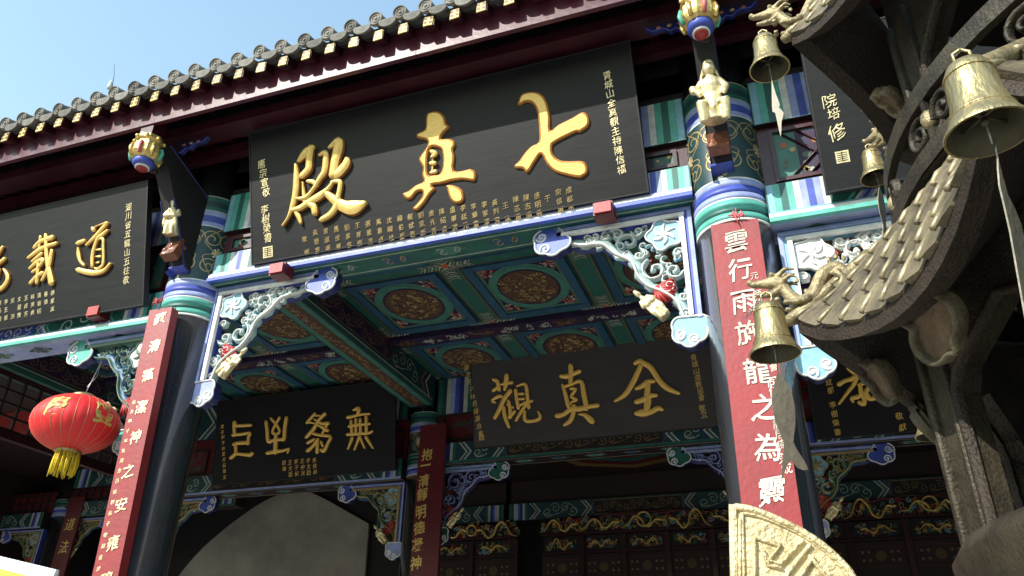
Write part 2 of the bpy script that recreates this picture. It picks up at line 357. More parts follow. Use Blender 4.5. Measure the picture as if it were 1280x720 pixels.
def painted_beam(mb, T, L, H, pal='bright', field='navy', scroll='lavender', end=0.95, trim=True, trimkey='lavender'):
    "decoration bands on the face of a beam: T has u along, v up, w out"
    z = 0.0015
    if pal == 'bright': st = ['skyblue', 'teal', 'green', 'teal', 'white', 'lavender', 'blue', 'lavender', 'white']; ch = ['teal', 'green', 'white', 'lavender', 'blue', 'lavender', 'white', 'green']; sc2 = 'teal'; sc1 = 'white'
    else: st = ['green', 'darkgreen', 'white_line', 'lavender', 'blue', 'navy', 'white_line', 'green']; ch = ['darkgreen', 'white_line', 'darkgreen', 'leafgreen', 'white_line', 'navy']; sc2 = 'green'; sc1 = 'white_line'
    mb.rect(0, L, 0, H, z * 0.6, 'darkgreen' if pal != 'bright' else 'green', T)
    ws = 0.03 * (H / 0.3 + 0.4)
    for side in (0, 1):
        S_ = (lambda u: u) if side == 0 else (lambda u: L - u)
        u = 0.01
        for k in st:
            a, b = sorted((S_(u), S_(u + ws * 0.96))); mb.rect(a, b, 0.004, H - 0.004, z, k, T); u += ws
        sg = 1 if side == 0 else -1
        chevrons(mb, T, S_(u + 0.02), 0.006, H - 0.006, sg, ch, ws * 0.55, z)
        u2 = u + ws * 0.55 * len(ch) + H * 0.42 + 0.03
        e2 = max(u2 + 0.2, end)
        a, b = sorted((S_(u2), S_(e2))); mb.rect(a, b, 0.01, H - 0.01, z, 'green' if pal == 'bright' else 'darkgreen', T)
        scroll_field(mb, T, a, b, 0.015, H - 0.015, sc1, 0.009, z * 2, key2=sc2)
        chevrons(mb, T, S_(e2 + H * 0.05), 0.006, H - 0.006, sg, ch[:6], ws * 0.55, z)
        u3 = e2 + ws * 0.55 * 6 + H * 0.5
        if side == 0: A = u3
        else: B = L - u3
    if B > A:
        mb.rect(A, B, H * 0.12, H * 0.9, z, field, T)
        mb.stroke([(A, H * .1), (B, H * .1), (B + H * .25, H / 2), (B, H * .9), (A, H * .9), (A - H * .25, H / 2)], scroll, T, z0=z * 2, w=0.012, closed=True)
        scroll_field(mb, T, A + 0.02, B - 0.02, H * 0.2, H * 0.84, scroll, 0.010, z * 2)
    if trim: mb.rect(0, L, -0.002, 0.03, z * 4, trimkey, T)

# ---- columns
def column(x, y, r, zt, bands, scrollz=None):
    mb = M(); mb.lathe([(r * 1.15, 0.45), (r * 1.15, 0.6), (r, 0.62), (r, zt), (0.001, zt)], 'lacquer', 48, Matrix.Translation((x, y, 0)))
    c = mb.build('column', hall)
    b = M(); z = bands[0]
    for key, hgt in bands[1]:
        b.lathe([(r, z), (r + 0.006, z), (r + 0.006, z - hgt), (r, z - hgt)], key, 48, Matrix.Translation((x, y, 0)), smooth=False); z -= hgt
    for p in b.sm: pass
    b.sm = [True] * len(b.sm)
    b.build('painted_band', c)
    if scrollz:
        s_ = M(); z0, z1 = scrollz; rr = r + 0.004
        s_.lathe([(rr, z0), (rr, z1)], 'darkgreen', 48, Matrix.Translation((x, y, 0)))
        def wrap(p): a = p[0] / rr; return (x + (rr + p[2]) * math.sin(a), y - (rr + p[2]) * math.cos(a), p[1])
        q = M(); zm = (z0 + z1) / 2; hh = (z1 - z0)
        for a0 in (-0.30, 0.0, 0.30):
            for sx in (-1, 1):
                q.stroke(spiral(a0 + sx * .07, zm + hh * .24, hh * .17, 1.6, 0 if sx > 0 else math.pi, sx), 'gold_line', w=0.011, z0=0.003)
                q.stroke(spiral(a0 + sx * .06, zm - hh * .25, hh * .16, 1.5, math.pi if sx > 0 else 0, -sx), 'gold_line', w=0.011, z0=0.003)
                q.stroke(smoothline([(a0, z0 + .02), (a0 + sx * .12, zm - hh * .1), (a0 + sx * .03, zm), (a0 + sx * .13, zm + hh * .2), (a0, z1 - .02)], 5), 'gold_line', w=0.008, z0=0.003)
            for k in range(8):
                t = k * math.pi / 4; q.stroke([(a0, zm), (a0 + .05 * math.cos(t), zm + .06 * math.sin(t))], 'gold_pale', w=0.02, z0=0.004)
        q.v = [wrap(p) for p in q.v]; q.build('gilt_scroll', c); s_.build('painted_ground', c)
    return c
BR = [('white', .012), ('lavender', .055), ('blue', .06), ('lavender', .05), ('white', .014), ('teal', .05), ('green', .055), ('teal', .05), ('white', .02)]
BRU = [('white_line', .01), ('green', .05), ('darkgreen', .06), ('green', .04), ('white_line', .01), ('lavender', .05), ('blue', .07), ('lavender', .04), ('white', .01)]
for x in XC:
    column(x, YF, 0.265, 6.6, (4.97, BR), (4.97, 5.55))
    b = M(); z = 5.87
    for key, hgt in BRU:
        b.lathe([(0.271, z), (0.271, z - hgt)], key, 48, Matrix.Translation((x, YF, 0))); z -= hgt
    b.build('upper_band', hall)
BD = [('white_line', .01), ('green', .06), ('darkgreen', .05), ('green', .04), ('white_line', .012), ('lavender', .04), ('blue', .06), ('lavender', .03), ('gold_line', .01)]
for x in XC:
    column(x, YR, 0.25, 6.2, (4.80, BD), (4.80, 5.15))
    b = M(); z = 5.42
    for key, hgt in BD: b.lathe([(0.257, z), (0.257, z - hgt)], key, 40, Matrix.Translation((x, YR, 0))); z -= hgt
    b.build('upper_band', hall)
column(-14.5, 12.6, 0.27, 6.0, (5.35, BD + [('lavender', .03)]), None)

# ---- lintels with painted faces (front row)
def beam(name, x0, x1, y0, y1, z0, z1, base='dark_wood', under=None, lip=None, **kw):
    mb = M(); mb.box(x0, x1, y0, y1, z0, z1, base)
    if under: mb.rect(x0, x1, y0, y1, z0 - 0.002, under)
    o = mb.build(name, hall); d = M()
    if under:
        TU = frame((x0, y1, z0 - .0022), (1, 0, 0), (0, -1, 0)); D_ = y1 - y0; Lb = x1 - x0
        for a in (.03, D_ - .05): d.rect(0, Lb, a, a + .012, .001, 'white_line', TU)
        for k in range(int(Lb / .5)):
            u = .3 + k * .5; d.prism([(u - .16, D_ / 2), (u, D_ / 2 - .07), (u + .16, D_ / 2), (u, D_ / 2 + .07)], .001, None, 'cofferblue' if k % 2 else 'coffergreen', TU)
            for j in range(4): d.stroke(spiral(u + (-.07, .07)[j % 2], D_ / 2 + (-.02, .02)[j // 2], .035, .9, j * 1.5, (-1, 1)[j % 2]), 'gold_line' if k % 2 else 'white_line', TU, z0=.002, w=.009)
    painted_beam(d, frame((x0, y0, z0), (1, 0, 0), (0, 0, 1)), x1 - x0, z1 - z0, **kw)
    d.build('painted_pattern', o)
    if lip:
        q = M(); q.box(x0, x1, y0 - .045, y0 - .002, z0 - .004, z0 + .030, lip[0]); q.box(x0, x1, y0 - .030, y0 - .0025, z0 + .0305, z0 + .064, 'white'); q.box(x0, x1, y0 - .018, y0 - .0025, z0 + .0645, z0 + .085, lip[1]); q.build('lip_moulding', o)
    return o
beam('lintel', XC[1] + .25, XC[2] - .25, 4.86, 5.14, 4.945, 5.24, under='green', field='darkgreen', scroll='dim_gold', end=0.72, lip=('royal', 'lavender'))
beam('lintel', XC[0] + .25, XC[1] - .25, 4.86, 5.14, 4.62, 4.95, under='lavender', field='blue', scroll='white', end=1.2, trimkey='skyblue', lip=('teal', 'skyblue'))
beam('lintel', XC[2] + .25, XC[3] - .25, 4.86, 5.14, 4.60, 4.93, under='lavender', field='blue', scroll='white', end=1.3, trimkey='skyblue', lip=('teal', 'skyblue'))
for i in range(3):
    z = 5.50
    beam('upper_beam', XC[i] + .25, XC[i + 1] - .25, 4.88, 5.12, z, z + .42, pal='bright', field='navy', scroll='gold_line', end=1.0, trim=False)
    zl = (4.95, 5.24, 4.93)[i]
    # red framed transom with lattice between lintel and upper beam
    T = frame((XC[i] + .25, 4.93, zl), (1, 0, 0), (0, 0, 1)); L = XC[i + 1] - XC[i] - .5; H = z - zl
    mb = M(); mb.box(0, L, .002, H - .002, -.1, 0, 'maroon', T); mb.build('transom_board', hall)
    n = 4; cw = L / n
    for k in range(n):
        q = M(); a, b_ = k * cw + .09, (k + 1) * cw - .03 if k < n - 1 else L - .09
        for r_ in ((a, b_, .05, .08), (a, b_, H - .08, H - .05), (a, a + .03, .08, H - .08), (b_ - .03, b_, .08, H - .08)): q.box(r_[0], r_[1], r_[2], r_[3], 0.001, .025, 'maroon', T)
        q.rect(a + .03, b_ - .03, .08, H - .08, .002, 'coffergreen', T); q.rect(a + .18, b_ - .18, .09, H - .09, .004, 'purple', T)
        for j in range(26):
            cx, cy = random.uniform(a + .06, b_ - .06), random.uniform(.1, H - .1); q.prism(circ(cx, cy, random.uniform(.012, .03), 6), .006, None, random.choice(['orange', 'gold_line', 'dim_gold', 'leafgreen', 'white_line']), T)
        fr = q.build('transom_panel', hall)
        if i == 2:
            l_ = M()
            for d in range(-6, 14):
                u0 = a + d * .12
                for s_ in (1, -1):
                    p = [(u0, .08), (u0 + s_ * (H - .16), H - .08)]
                    if min(p[0][0], p[1][0]) > a and max(p[0][0], p[1][0]) < b_: l_.stroke([(*p[0], .014), (*p[1], .014)], 'maroon', T, z0=.01, h=.014, caps=False)
            l_.build('lattice', fr)
# red wooden pegs that carry the plaques
for px, py, Yp in ((350, 338, 4.8), (755, 263, 4.8), (122, 391, 4.8), (1190, 238, 4.8), (-120, 435, 4.8)):
    p = at(px, py, 4.78); mb = M(); mb.box(p.x - .075, p.x + .075, 4.74, 4.87, p.z - .06, p.z + .05, 'couplet_dark'); mb.box(p.x - .065, p.x + .065, 4.72, 4.741, p.z - .05, p.z + .04, 'red'); mb.build('plaque_peg', hall)

# ---- inner row beams
zi = (4.46, 4.62, 4.46)
for i in range(3):
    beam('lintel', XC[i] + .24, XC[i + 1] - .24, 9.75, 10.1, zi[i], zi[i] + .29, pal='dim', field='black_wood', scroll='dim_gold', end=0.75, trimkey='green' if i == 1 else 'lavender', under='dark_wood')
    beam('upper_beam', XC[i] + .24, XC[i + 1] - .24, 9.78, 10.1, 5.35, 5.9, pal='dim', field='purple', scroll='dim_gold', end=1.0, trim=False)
    mb = M(); mb.box(XC[i] + .24, XC[i + 1] - .24, 9.85, 10.0, zi[i] + .292, 5.348, 'couplet_dark'); mb.build('transom_board', hall)
    T = frame((XC[i] + .24, 9.85, zi[i] + .29), (1, 0, 0), (0, 0, 1)); q = M(); L = XC[i + 1] - XC[i] - .48
    for k in range(5):
        a = .08 + k * L / 5
        for r_ in ((a, a + L / 5 - .12, .06, .09), (a, a + L / 5 - .12, .42, .45), (a, a + .03, .09, .42), (a + L / 5 - .15, a + L / 5 - .12, .09, .42)): q.box(*r_, .001, .03, 'dark_wood', T)
        for j in range(10): q.stroke(spiral(a + .1 + random.random() * (L / 5 - .35), .13 + random.random() * .25, .05, 1, random.random() * 6), 'green', T, z0=.003, w=.012)
    q.build('lattice', hall)
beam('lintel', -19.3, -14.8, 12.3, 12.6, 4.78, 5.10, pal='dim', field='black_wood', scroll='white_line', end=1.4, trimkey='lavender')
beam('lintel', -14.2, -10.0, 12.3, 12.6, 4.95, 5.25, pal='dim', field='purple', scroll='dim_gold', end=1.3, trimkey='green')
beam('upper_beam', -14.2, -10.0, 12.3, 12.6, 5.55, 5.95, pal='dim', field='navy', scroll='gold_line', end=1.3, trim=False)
mb = M(); mb.box(-19.3, -10.0, 12.4, 12.5, 5.11, 5.54, 'couplet_dark'); mb.build('transom_board', hall)
T = frame((-19.3, 12.4, 5.11), (1, 0, 0), (0, 0, 1)); mb = M()
for k in range(46): mb.box(k * .2, k * .2 + .03, 0, .43, .001, .03, 'dark_wood', T)
for k in range(3): mb.box(0, 9.3, .06 + k * .14, .09 + k * .14, .0, .034, 'dark_wood', T)
mb.build('lattice', hall)
# back beam and boards above it
for x0, x1 in ((-7.6, -5.0), (-4.9, -.2), (-.1, 4.6)):
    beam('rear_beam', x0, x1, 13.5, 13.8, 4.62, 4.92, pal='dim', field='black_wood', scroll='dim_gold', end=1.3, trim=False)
    mb = M(); mb.box(x0, x1, 13.6, 13.8, 4.93, 5.35, 'dark_wood'); mb.build('rear_board', hall)

# ---- longitudinal ceiling beams
for x in XC:
    mb = M(); w_ = .19; mb.box(x - w_, x + w_, 5.15, 9.76, 5.50, 5.93, 'darkgreen'); o = mb.build('ceiling_beam', hall)
    d = M()
    T = frame((x - w_, 5.2, 5.4985), (0, 1, 0), (1, 0, 0))
    # underside, facing down
    d.rect(0, 4.5, .02, .36, .001, 'coffergreen', T); d.rect(0, 4.5, .10, .28, .003, 'medallion_brown', T)
    for k in range(90): d.stroke(spiral(k * .05 + .02, .19 + random.uniform(-.05, .05), .035, .8, random.random() * 6), 'gold_line' if k % 4 else 'orange', T, z0=.005, w=.012)
    for side in (-1, 1):
        T = frame((x + side * (w_ + .001), 5.2 if side > 0 else 9.7, 5.50), (0, side, 0), (0, 0, 1)); L = 4.5; H = .42
        d.rect(0, L, 0, .05, .001, 'green', T); d.rect(0, L, .06, .075, .001, 'white_line', T)
        for sgn, u in ((1, .05), (-1, L - .05)): chevrons(d, T, u, .08, H, sgn, ['purple', 'white_line', 'darkgreen', 'purple', 'dim_gold', 'darkgreen'], .045, .001)
        scroll_field(d, T, .5, 1.3, .09, H - .02, 'white_line', .009, .001); scroll_field(d, T, L - 1.3, L - .5, .09, H - .02, 'white_line', .009, .001)
        d.prism([(1.4, .12), (3.1, .12), (3.22, .25), (3.1, .39), (1.4, .39), (1.28, .25)], .001, None, 'purple', T)
        d.stroke([(1.4, .12), (3.1, .12), (3.22, .25), (3.1, .39), (1.4, .39), (1.28, .25)], 'dim_gold', T, z0=.002, w=.012, closed=True)
        scroll_field(d, T, 1.42, 3.08, .14, .37, 'dim_gold', .012, .003)
    d.build('painted_pattern', o)
# ---- coffered ceiling: panels are parts
def coffer(W, H, sw, sh):
    "centre at origin, facing down (-Z); local v = depth"
    T = frame((0, 0, 0), (1, 0, 0), (0, -1, 0))   # w = -Z
    d = M(); z = .001
    d.rect(-W / 2, W / 2, -H / 2, H / 2, 0, 'darkgreen', T)
    # raised ribs around the cell
    for a in (-1, 1):
        d.rect(*sorted((a * W / 2, a * (W / 2 - .10))), -H / 2, H / 2, .002, 'green', T)
        d.rect(-W / 2 + .1, W / 2 - .1, *sorted((a * H / 2, a * (H / 2 - .08))), .002, 'green', T)
        d.rect(*sorted((a * (W / 2 - .10), a * (W / 2 - .112))), -H / 2, H / 2, .004, 'dim_gold', T)
        d.rect(-W / 2, W / 2, *sorted((a * (H / 2 - .08), a * (H / 2 - .092))), .0045, 'dim_gold', T)
    fw = .10
    for x0, x1, y0, y1 in ((-sw / 2 - fw, sw / 2 + fw, -sh / 2 - fw, -sh / 2), (-sw / 2 - fw, sw / 2 + fw, sh / 2, sh / 2 + fw), (-sw / 2 - fw, -sw / 2, -sh / 2, sh / 2), (sw / 2, sw / 2 + fw, -sh / 2, sh / 2)):
        d.box(x0, x1, y0, y1, .001, .035, 'cofferblue', T)
    d.rect(-sw / 2, sw / 2, -sh / 2, sh / 2, .006, 'coffergreen', T)
    d.stroke([(-sw / 2 + .02, -sh / 2 + .02), (sw / 2 - .02, -sh / 2 + .02), (sw / 2 - .02, sh / 2 - .02), (-sw / 2 + .02, sh / 2 - .02)], 'dim_gold', T, z0=.008, w=.01, closed=True)
    rx, ry = sw * .455, sh * .455
    for sx in (-1, 1):
        for sy in (-1, 1):
            arc = [(sx * rx * math.cos(t), sy * ry * math.sin(t)) for t in [math.pi * (.10 + .30 * i / 8) for i in range(9)]]
            arc = [(x_ * 1.03 + sx * .012, y_ * 1.03 + sy * .012) for x_, y_ in arc]
            d.prism(arc + [(sx * (sw / 2 - .04), sy * (sh / 2 - .04))], .009, None, 'purple', T)
            for j in range(34):
                u, v = sx * random.uniform(sw * .30, sw * .46), sy * random.uniform(sh * .30, sh * .46)
                if (u / rx) ** 2 + (v / ry) ** 2 > 1.10: d.prism(circ(u, v, random.uniform(.008, .02), 6), .010 + j * 5e-5, None, random.choice(['orange', 'orange', 'white_line', 'leafgreen', 'pink']), T)
    d.prism(circ(0, 0, rx * .97, 36, ry=ry * .97), .011, None, 'coffergreen', T); d.prism(circ(0, 0, rx * .84, 36, ry=ry * .84), .013, None, 'purple', T)
    d.prism(circ(0, 0, rx * .79, 36, ry=ry * .79), .015, None, 'medallion_brown', T)
    for j in range(110):
        t, q = random.uniform(0, 6.28), math.sqrt(random.random()) * .72
        d.stroke(spiral(rx * q * math.cos(t), ry * q * math.sin(t), random.uniform(.02, .05), random.uniform(.4, .9), random.uniform(0, 6.28), random.choice((-1, 1))), random.choice(['dim_gold', 'gold_line', 'dim_gold']), T, z0=.016 + j * 4e-5, h=.006, w=random.uniform(.010, .018), caps=False)
    # flower crosses at the rib crossings
    for sx in (-1, 1):
        for sy in (-1, 1):
            cx, cy = sx * W / 2, sy * H / 2
            d.prism([(cx, cy), (cx - sx * .07, cy), (cx, cy - sy * .07)][:: (1 if sx * sy > 0 else -1)], .012, None, 'orange', T)
            for arm in (0, 1):
                for k in range(6):
                    l = .05 + k * .045
                    p0 = (cx - sx * l, cy) if arm == 0 else (cx, cy - sy * l); p1 = (cx - sx * (l + .05), cy - sy * .075) if arm == 0 else (cx - sx * .075, cy - sy * (l + .05))
                    d.stroke([(*p0, .022), ((p0[0] + p1[0]) / 2 - sx * .012, (p0[1] + p1[1]) / 2, .016), (*p1, .005)], 'leafgreen' if k % 2 else 'white_line', T, z0=.013)
                    d.stroke([(*p0, .007), (*p1, .004)], 'white_line', T, z0=.0142)
    return d.mesh('coffer_panel')
CW, CH = 1.472, 1.50
cof = [coffer(CW, CH, .95, 1.12) for _ in range(2)]
ZC = 5.93
for i in range(3):
    xm = (XC[i] + XC[i + 1]) / 2
    for j, yc in enumerate((6.0, 7.5, 9.25)):
        for k in (-1, 0, 1):
            link('coffer_panel', cof[(i + j + k) % 2], hall, loc=Vector((xm + k * CW, yc, ZC)) - hall.location)
    # flowered tie beam between second and third row
    mb = M(); x0, x1 = XC[i] + .19, XC[i + 1] - .19; mb.box(x0, x1, 8.27, 8.5, 5.86, ZC + .05, 'purple')
    T = frame((x0, 8.27, 5.8585), (1, 0, 0), (0, -1, 0)); T.translation = Vector((x0, 8.5, 5.8585))
    for k in range(12):
        cx = (k + .5) * (x1 - x0) / 12
        for j in range(9):
            t = random.uniform(0, 6.28); mb.stroke(spiral(cx + random.uniform(-.14, .14), .115 + random.uniform(-.05, .05), .04, .8, t), 'dim_gold' if k % 3 == 0 else 'white_line', T, z0=.001 + j * 1e-4, w=.014)
    mb.build('tie_beam', hall)
mb = M(); mb.box(-16, 8, 4.9, 15.5, 5.995, 6.2, 'dark_wood'); mb.box(-4.9, 8, 10.1, 15, 5.36, 5.40, 'dark_wood'); mb.build('ceiling_boards', hall)
# dim rear ceiling ornament
T = frame((-2.5, 12, 5.358), (1, 0, 0), (0, -1, 0)); mb = M()
for r_, k in ((1.3, 'dim_gold'), (1.1, 'couplet_dark'), (.9, 'green'), (.7, 'couplet_dark'), (.45, 'dim_gold')): mb.prism(circ(0, 0, r_, 8), (1.4 - r_) * .004, None, k, T)
mb.build('rear_ceiling_panel', hall)
# ---- rear hall front: doors, carved shelf with gilt dragons
mb = M(); mb.box(-16, 8, 14.0, 14.3, .45, 6.2, 'black_wood'); mb.build('rear_wall', hall)
for x in (-16.1, 8.0):
    mb = M(); mb.box(x, x + .15, 10 if x < 0 else 5.1, 15, .45, 6.2, 'dark_wood'); mb.build('end_wall', hall)
def dragon_relief(mb, T, u, v, s_, flip):
    f = -1 if flip else 1
    jj = random.uniform(.6, 1.3); ph = random.uniform(-.12, .12)
    body = smoothline([(u + f * s_ * a, v + s_ * jj * (b + ph * math.sin(a * 5)), s_ * c * .8) for a, b, c in ((-.95, -.2, .03), (-.7, -.15, .07), (-.5, .12, .1), (-.3, .2, .12), (-.1, .05, .13), (0, -.18, .13), (.2, -.22, .12), (.35, -.05, .12), (.5, .08, .12), (.62, .02, .16), (.74, 0, .1))], 4)
    mb.stroke(body, 'gold_carving', T, z0=.03, h=.05 * s_ + .02)
    for a, b in ((-.35, .1), (.1, -.2), (.4, 0), (.6, .1)):
        for k in range(3): mb.stroke([(u + f * s_ * a, v + s_ * b, .03 * s_ + .01), (u + f * s_ * (a + .12), v + s_ * (b - .14 + .1 * k), .008)], 'gold_carving', T, z0=.02, h=.02)
    for k in range(16): mb.stroke(spiral(u + s_ * random.uniform(-1, 1), v + s_ * random.uniform(-.25, .28), random.uniform(.03, .08) * s_ + .01, random.uniform(.4, 1), random.random() * 6, random.choice((-1, 1))), 'gold_carving', T, z0=.02 + k * 2e-4, h=.022, w=.018 * s_ + .005, caps=False)
    for k in range(34): mb.stroke(spiral(u + s_ * random.uniform(-1, 1), v + s_ * random.uniform(-.3, .25), .07 * s_ + .01, 1.1, random.random() * 6, random.choice((-1, 1))), random.choice(['cofferblue', 'skyblue', 'leafgreen', 'red', 'dim_gold']), T, z0=.002 + k * 3e-4, h=.016, w=.025 * s_ + .006, caps=False)
def shelf(x0, x1, n, arch):
    T = frame((x0, 13.42, 0), (1, 0, 0), (0, 0, 1)); L = x1 - x0
    top = [(0, 4.34)] + [(L * t, 4.34 + arch[0] + (arch[1] - arch[0]) * math.sin(math.pi * t) + .02 * math.sin(t * 40)) for t in [i / 40 for i in range(41)]] + [(L, 4.34)]
    mb = M(); mb.prism(top, -.06, 0, 'black_wood', T); mb.stroke([(p[0], p[1], .03) for p in top[1:-1]], 'couplet_dark', T, z0=0, h=.02)
    o = mb.build('carved_crest', hall); q = M()
    for i in range(n): dragon_relief(q, T, L * (i + .5) / n, 4.34 + (arch[0] + arch[1]) * .30, L / n * .56, i >= n / 2)
    q.stroke(circ(L / 2, 4.34 + arch[1] * .55, arch[1] * .42, 24), 'gold_carving', T, z0=.05, h=.035, w=.035, closed=True)
    q.build('gilt_dragon', o)
    mb = M(); mb.box(0, L, 4.29, 4.335, -.1, .06, 'maroon', T); mb.box(0, L, 3.98, 4.02, -.1, .04, 'maroon', T); mb.box(0, L, 3.2, 3.98, -.1, -.02, 'dark_wood', T); mb.build('shelf_rail', hall)
    m_ = n
    for i in range(m_):
        a, b = L * i / m_ + .04, L * (i + 1) / m_ - .04
        mb = M(); mb.box(a, b, 4.03, 4.28, -.04, 0, 'black_wood', T); mb.box(b, b + .08, 3.2, 4.28, -.03, .05, 'maroon', T)
        dragon_relief(mb, T, (a + b) / 2, 4.15, (b - a) * .4, i % 2)
        mb.build('carved_panel', hall)
        mb = M(); mb.box(a, b, 3.55, 3.96, -.02, .0, 'dark_wood', T)
        mb.stroke([(a + .06, 3.6), (b - .06, 3.6), (b - .06, 3.9), (a + .06, 3.9)], 'couplet_dark', T, z0=.001, w=.010, closed=True)
        for k in range(5): mb.stroke(circ((a + b) / 2, 3.76, .07 - k * .015, 14), 'dim_gold', T, z0=.002, w=.007, closed=True)
        for sx in (-1, 1):
            for k in range(4): mb.prism(circ((a + b) / 2 + sx * (.16 + .09 * (k % 2)), 3.70 + .12 * (k // 2), .022, 7), .003, None, 'dim_gold', T)
        mb.build('door_panel', hall)
shelf(-4.25, -.6, 5, (.14, .28)); shelf(-6.4, -4.72, 2, (.16, .22)); shelf(-.1, 4.0, 5, (.16, .26))
# pale plastered gable at the far end of the left bay
mb = M(); T = frame((0, 13.9, 0), (1, 0, 0), (0, 0, 1))
mb.prism([(-12.9, 3.0), (-7.95, 3.0)] + smoothline([(-8.0, 4.82), (-8.7, 5.18), (-9.2, 5.43), (-9.6, 5.57), (-10.0, 5.58), (-10.5, 5.45), (-11.0, 5.19), (-11.5, 4.86), (-12.0, 4.45), (-12.4, 3.98), (-12.75, 3.4)], 4), -.06, 0, 'plaster', T)
mb.build('plastered_gable', hall)
# side lattice in the left bay and what shows through it
xl = XC[0] + .02
T = frame((xl, 5.2, 4.75), (0, 1, 0), (0, 0, 1)); mb = M()
for k in range(19): mb.box(k * .25, k * .25 + .03, 0, .74, -.02, .02, 'dark_wood', T)
for k in range(5): mb.box(0, 4.6, k * .17 + .01, k * .17 + .04, -.018, .022, 'dark_wood', T)
mb.box(0, 4.6, .72, .78, -.05, .05, 'maroon', T); mb.box(0, 4.6, -.1, .0, -.05, .05, 'maroon', T)
mb.build('lattice', hall)
# ---- carved corbel brackets
def cloud_tip(mb, T, c, s_, key, key2, ang):
    "scalloped cloud end"
    ca, sa = math.cos(ang), math.sin(ang)
    R_ = lambda x, y: (c[0] + s_ * (x * ca - y * sa), c[1] + s_ * (x * sa + y * ca))
    out = []
    for i in range(5):
        a = -2.2 + i * .95; ctr = (.55 * math.cos(a), .45 * math.sin(a))
        for j in range(7):
            t = a - .85 + 1.7 * j / 6; out.append(R_(ctr[0] + .42 * math.cos(t), ctr[1] + .42 * math.sin(t)))
    mb.prism(out, -.045, .045, key, T, side='navy')
    mb.stroke([(p[0], p[1], .016) for p in out], 'white', T, z0=.045, h=.012, closed=True)
    for x, y, sg in ((.5, -.35, 1), (.45, .35, -1)):
        p = R_(x, y); mb.stroke(spiral(p[0], p[1], .28 * s_, 1.3, ang, sg), 'white', T, z0=.046, h=.010, w=.014)
        mb.stroke(spiral(p[0], p[1], .20 * s_, 1.0, ang + .6, sg), key2, T, z0=.0465, w=.014)
# a small carved immortal used on the brackets
def small_figure():
    f = M(); k = 'gold_pale'
    f.tube([(0, 0, 0), (0, 0, .05), (0, 0, .12), (0, 0, .20), (0, 0, .25)], [.050, .046, .038, .036, .016], k, 12)
    f.ell((0, -.005, .283), (.024, .025, .03), k); f.ell((0, 0, .312), (.018, .018, .018), k); f.ell((0, -.028, .28), (.006, .006, .008), k)
    for s_ in (-1, 1):
        f.tube([(s_ * .03, 0, .225), (s_ * .055, -.02, .17), (s_ * .03, -.055, .15), (0, -.06, .155)], [.017, .018, .02, .013], k, 8)
        f.tube([(s_ * .04, -.04, .15), (s_ * .05, -.045, .08), (s_ * .045, -.03, .03)], [.016, .014, .006], k, 6)
        f.tube([(s_ * .02, -.03, .13), (s_ * .025, -.05, .06), (s_ * .03, -.05, .0)], [.02, .02, .018], k, 6)
    f.ell((0, -.045, .11), (.012, .012, .03), k)
    return remeshed(f, 'carved_figure', .0055, k, 1)
FIG = small_figure()
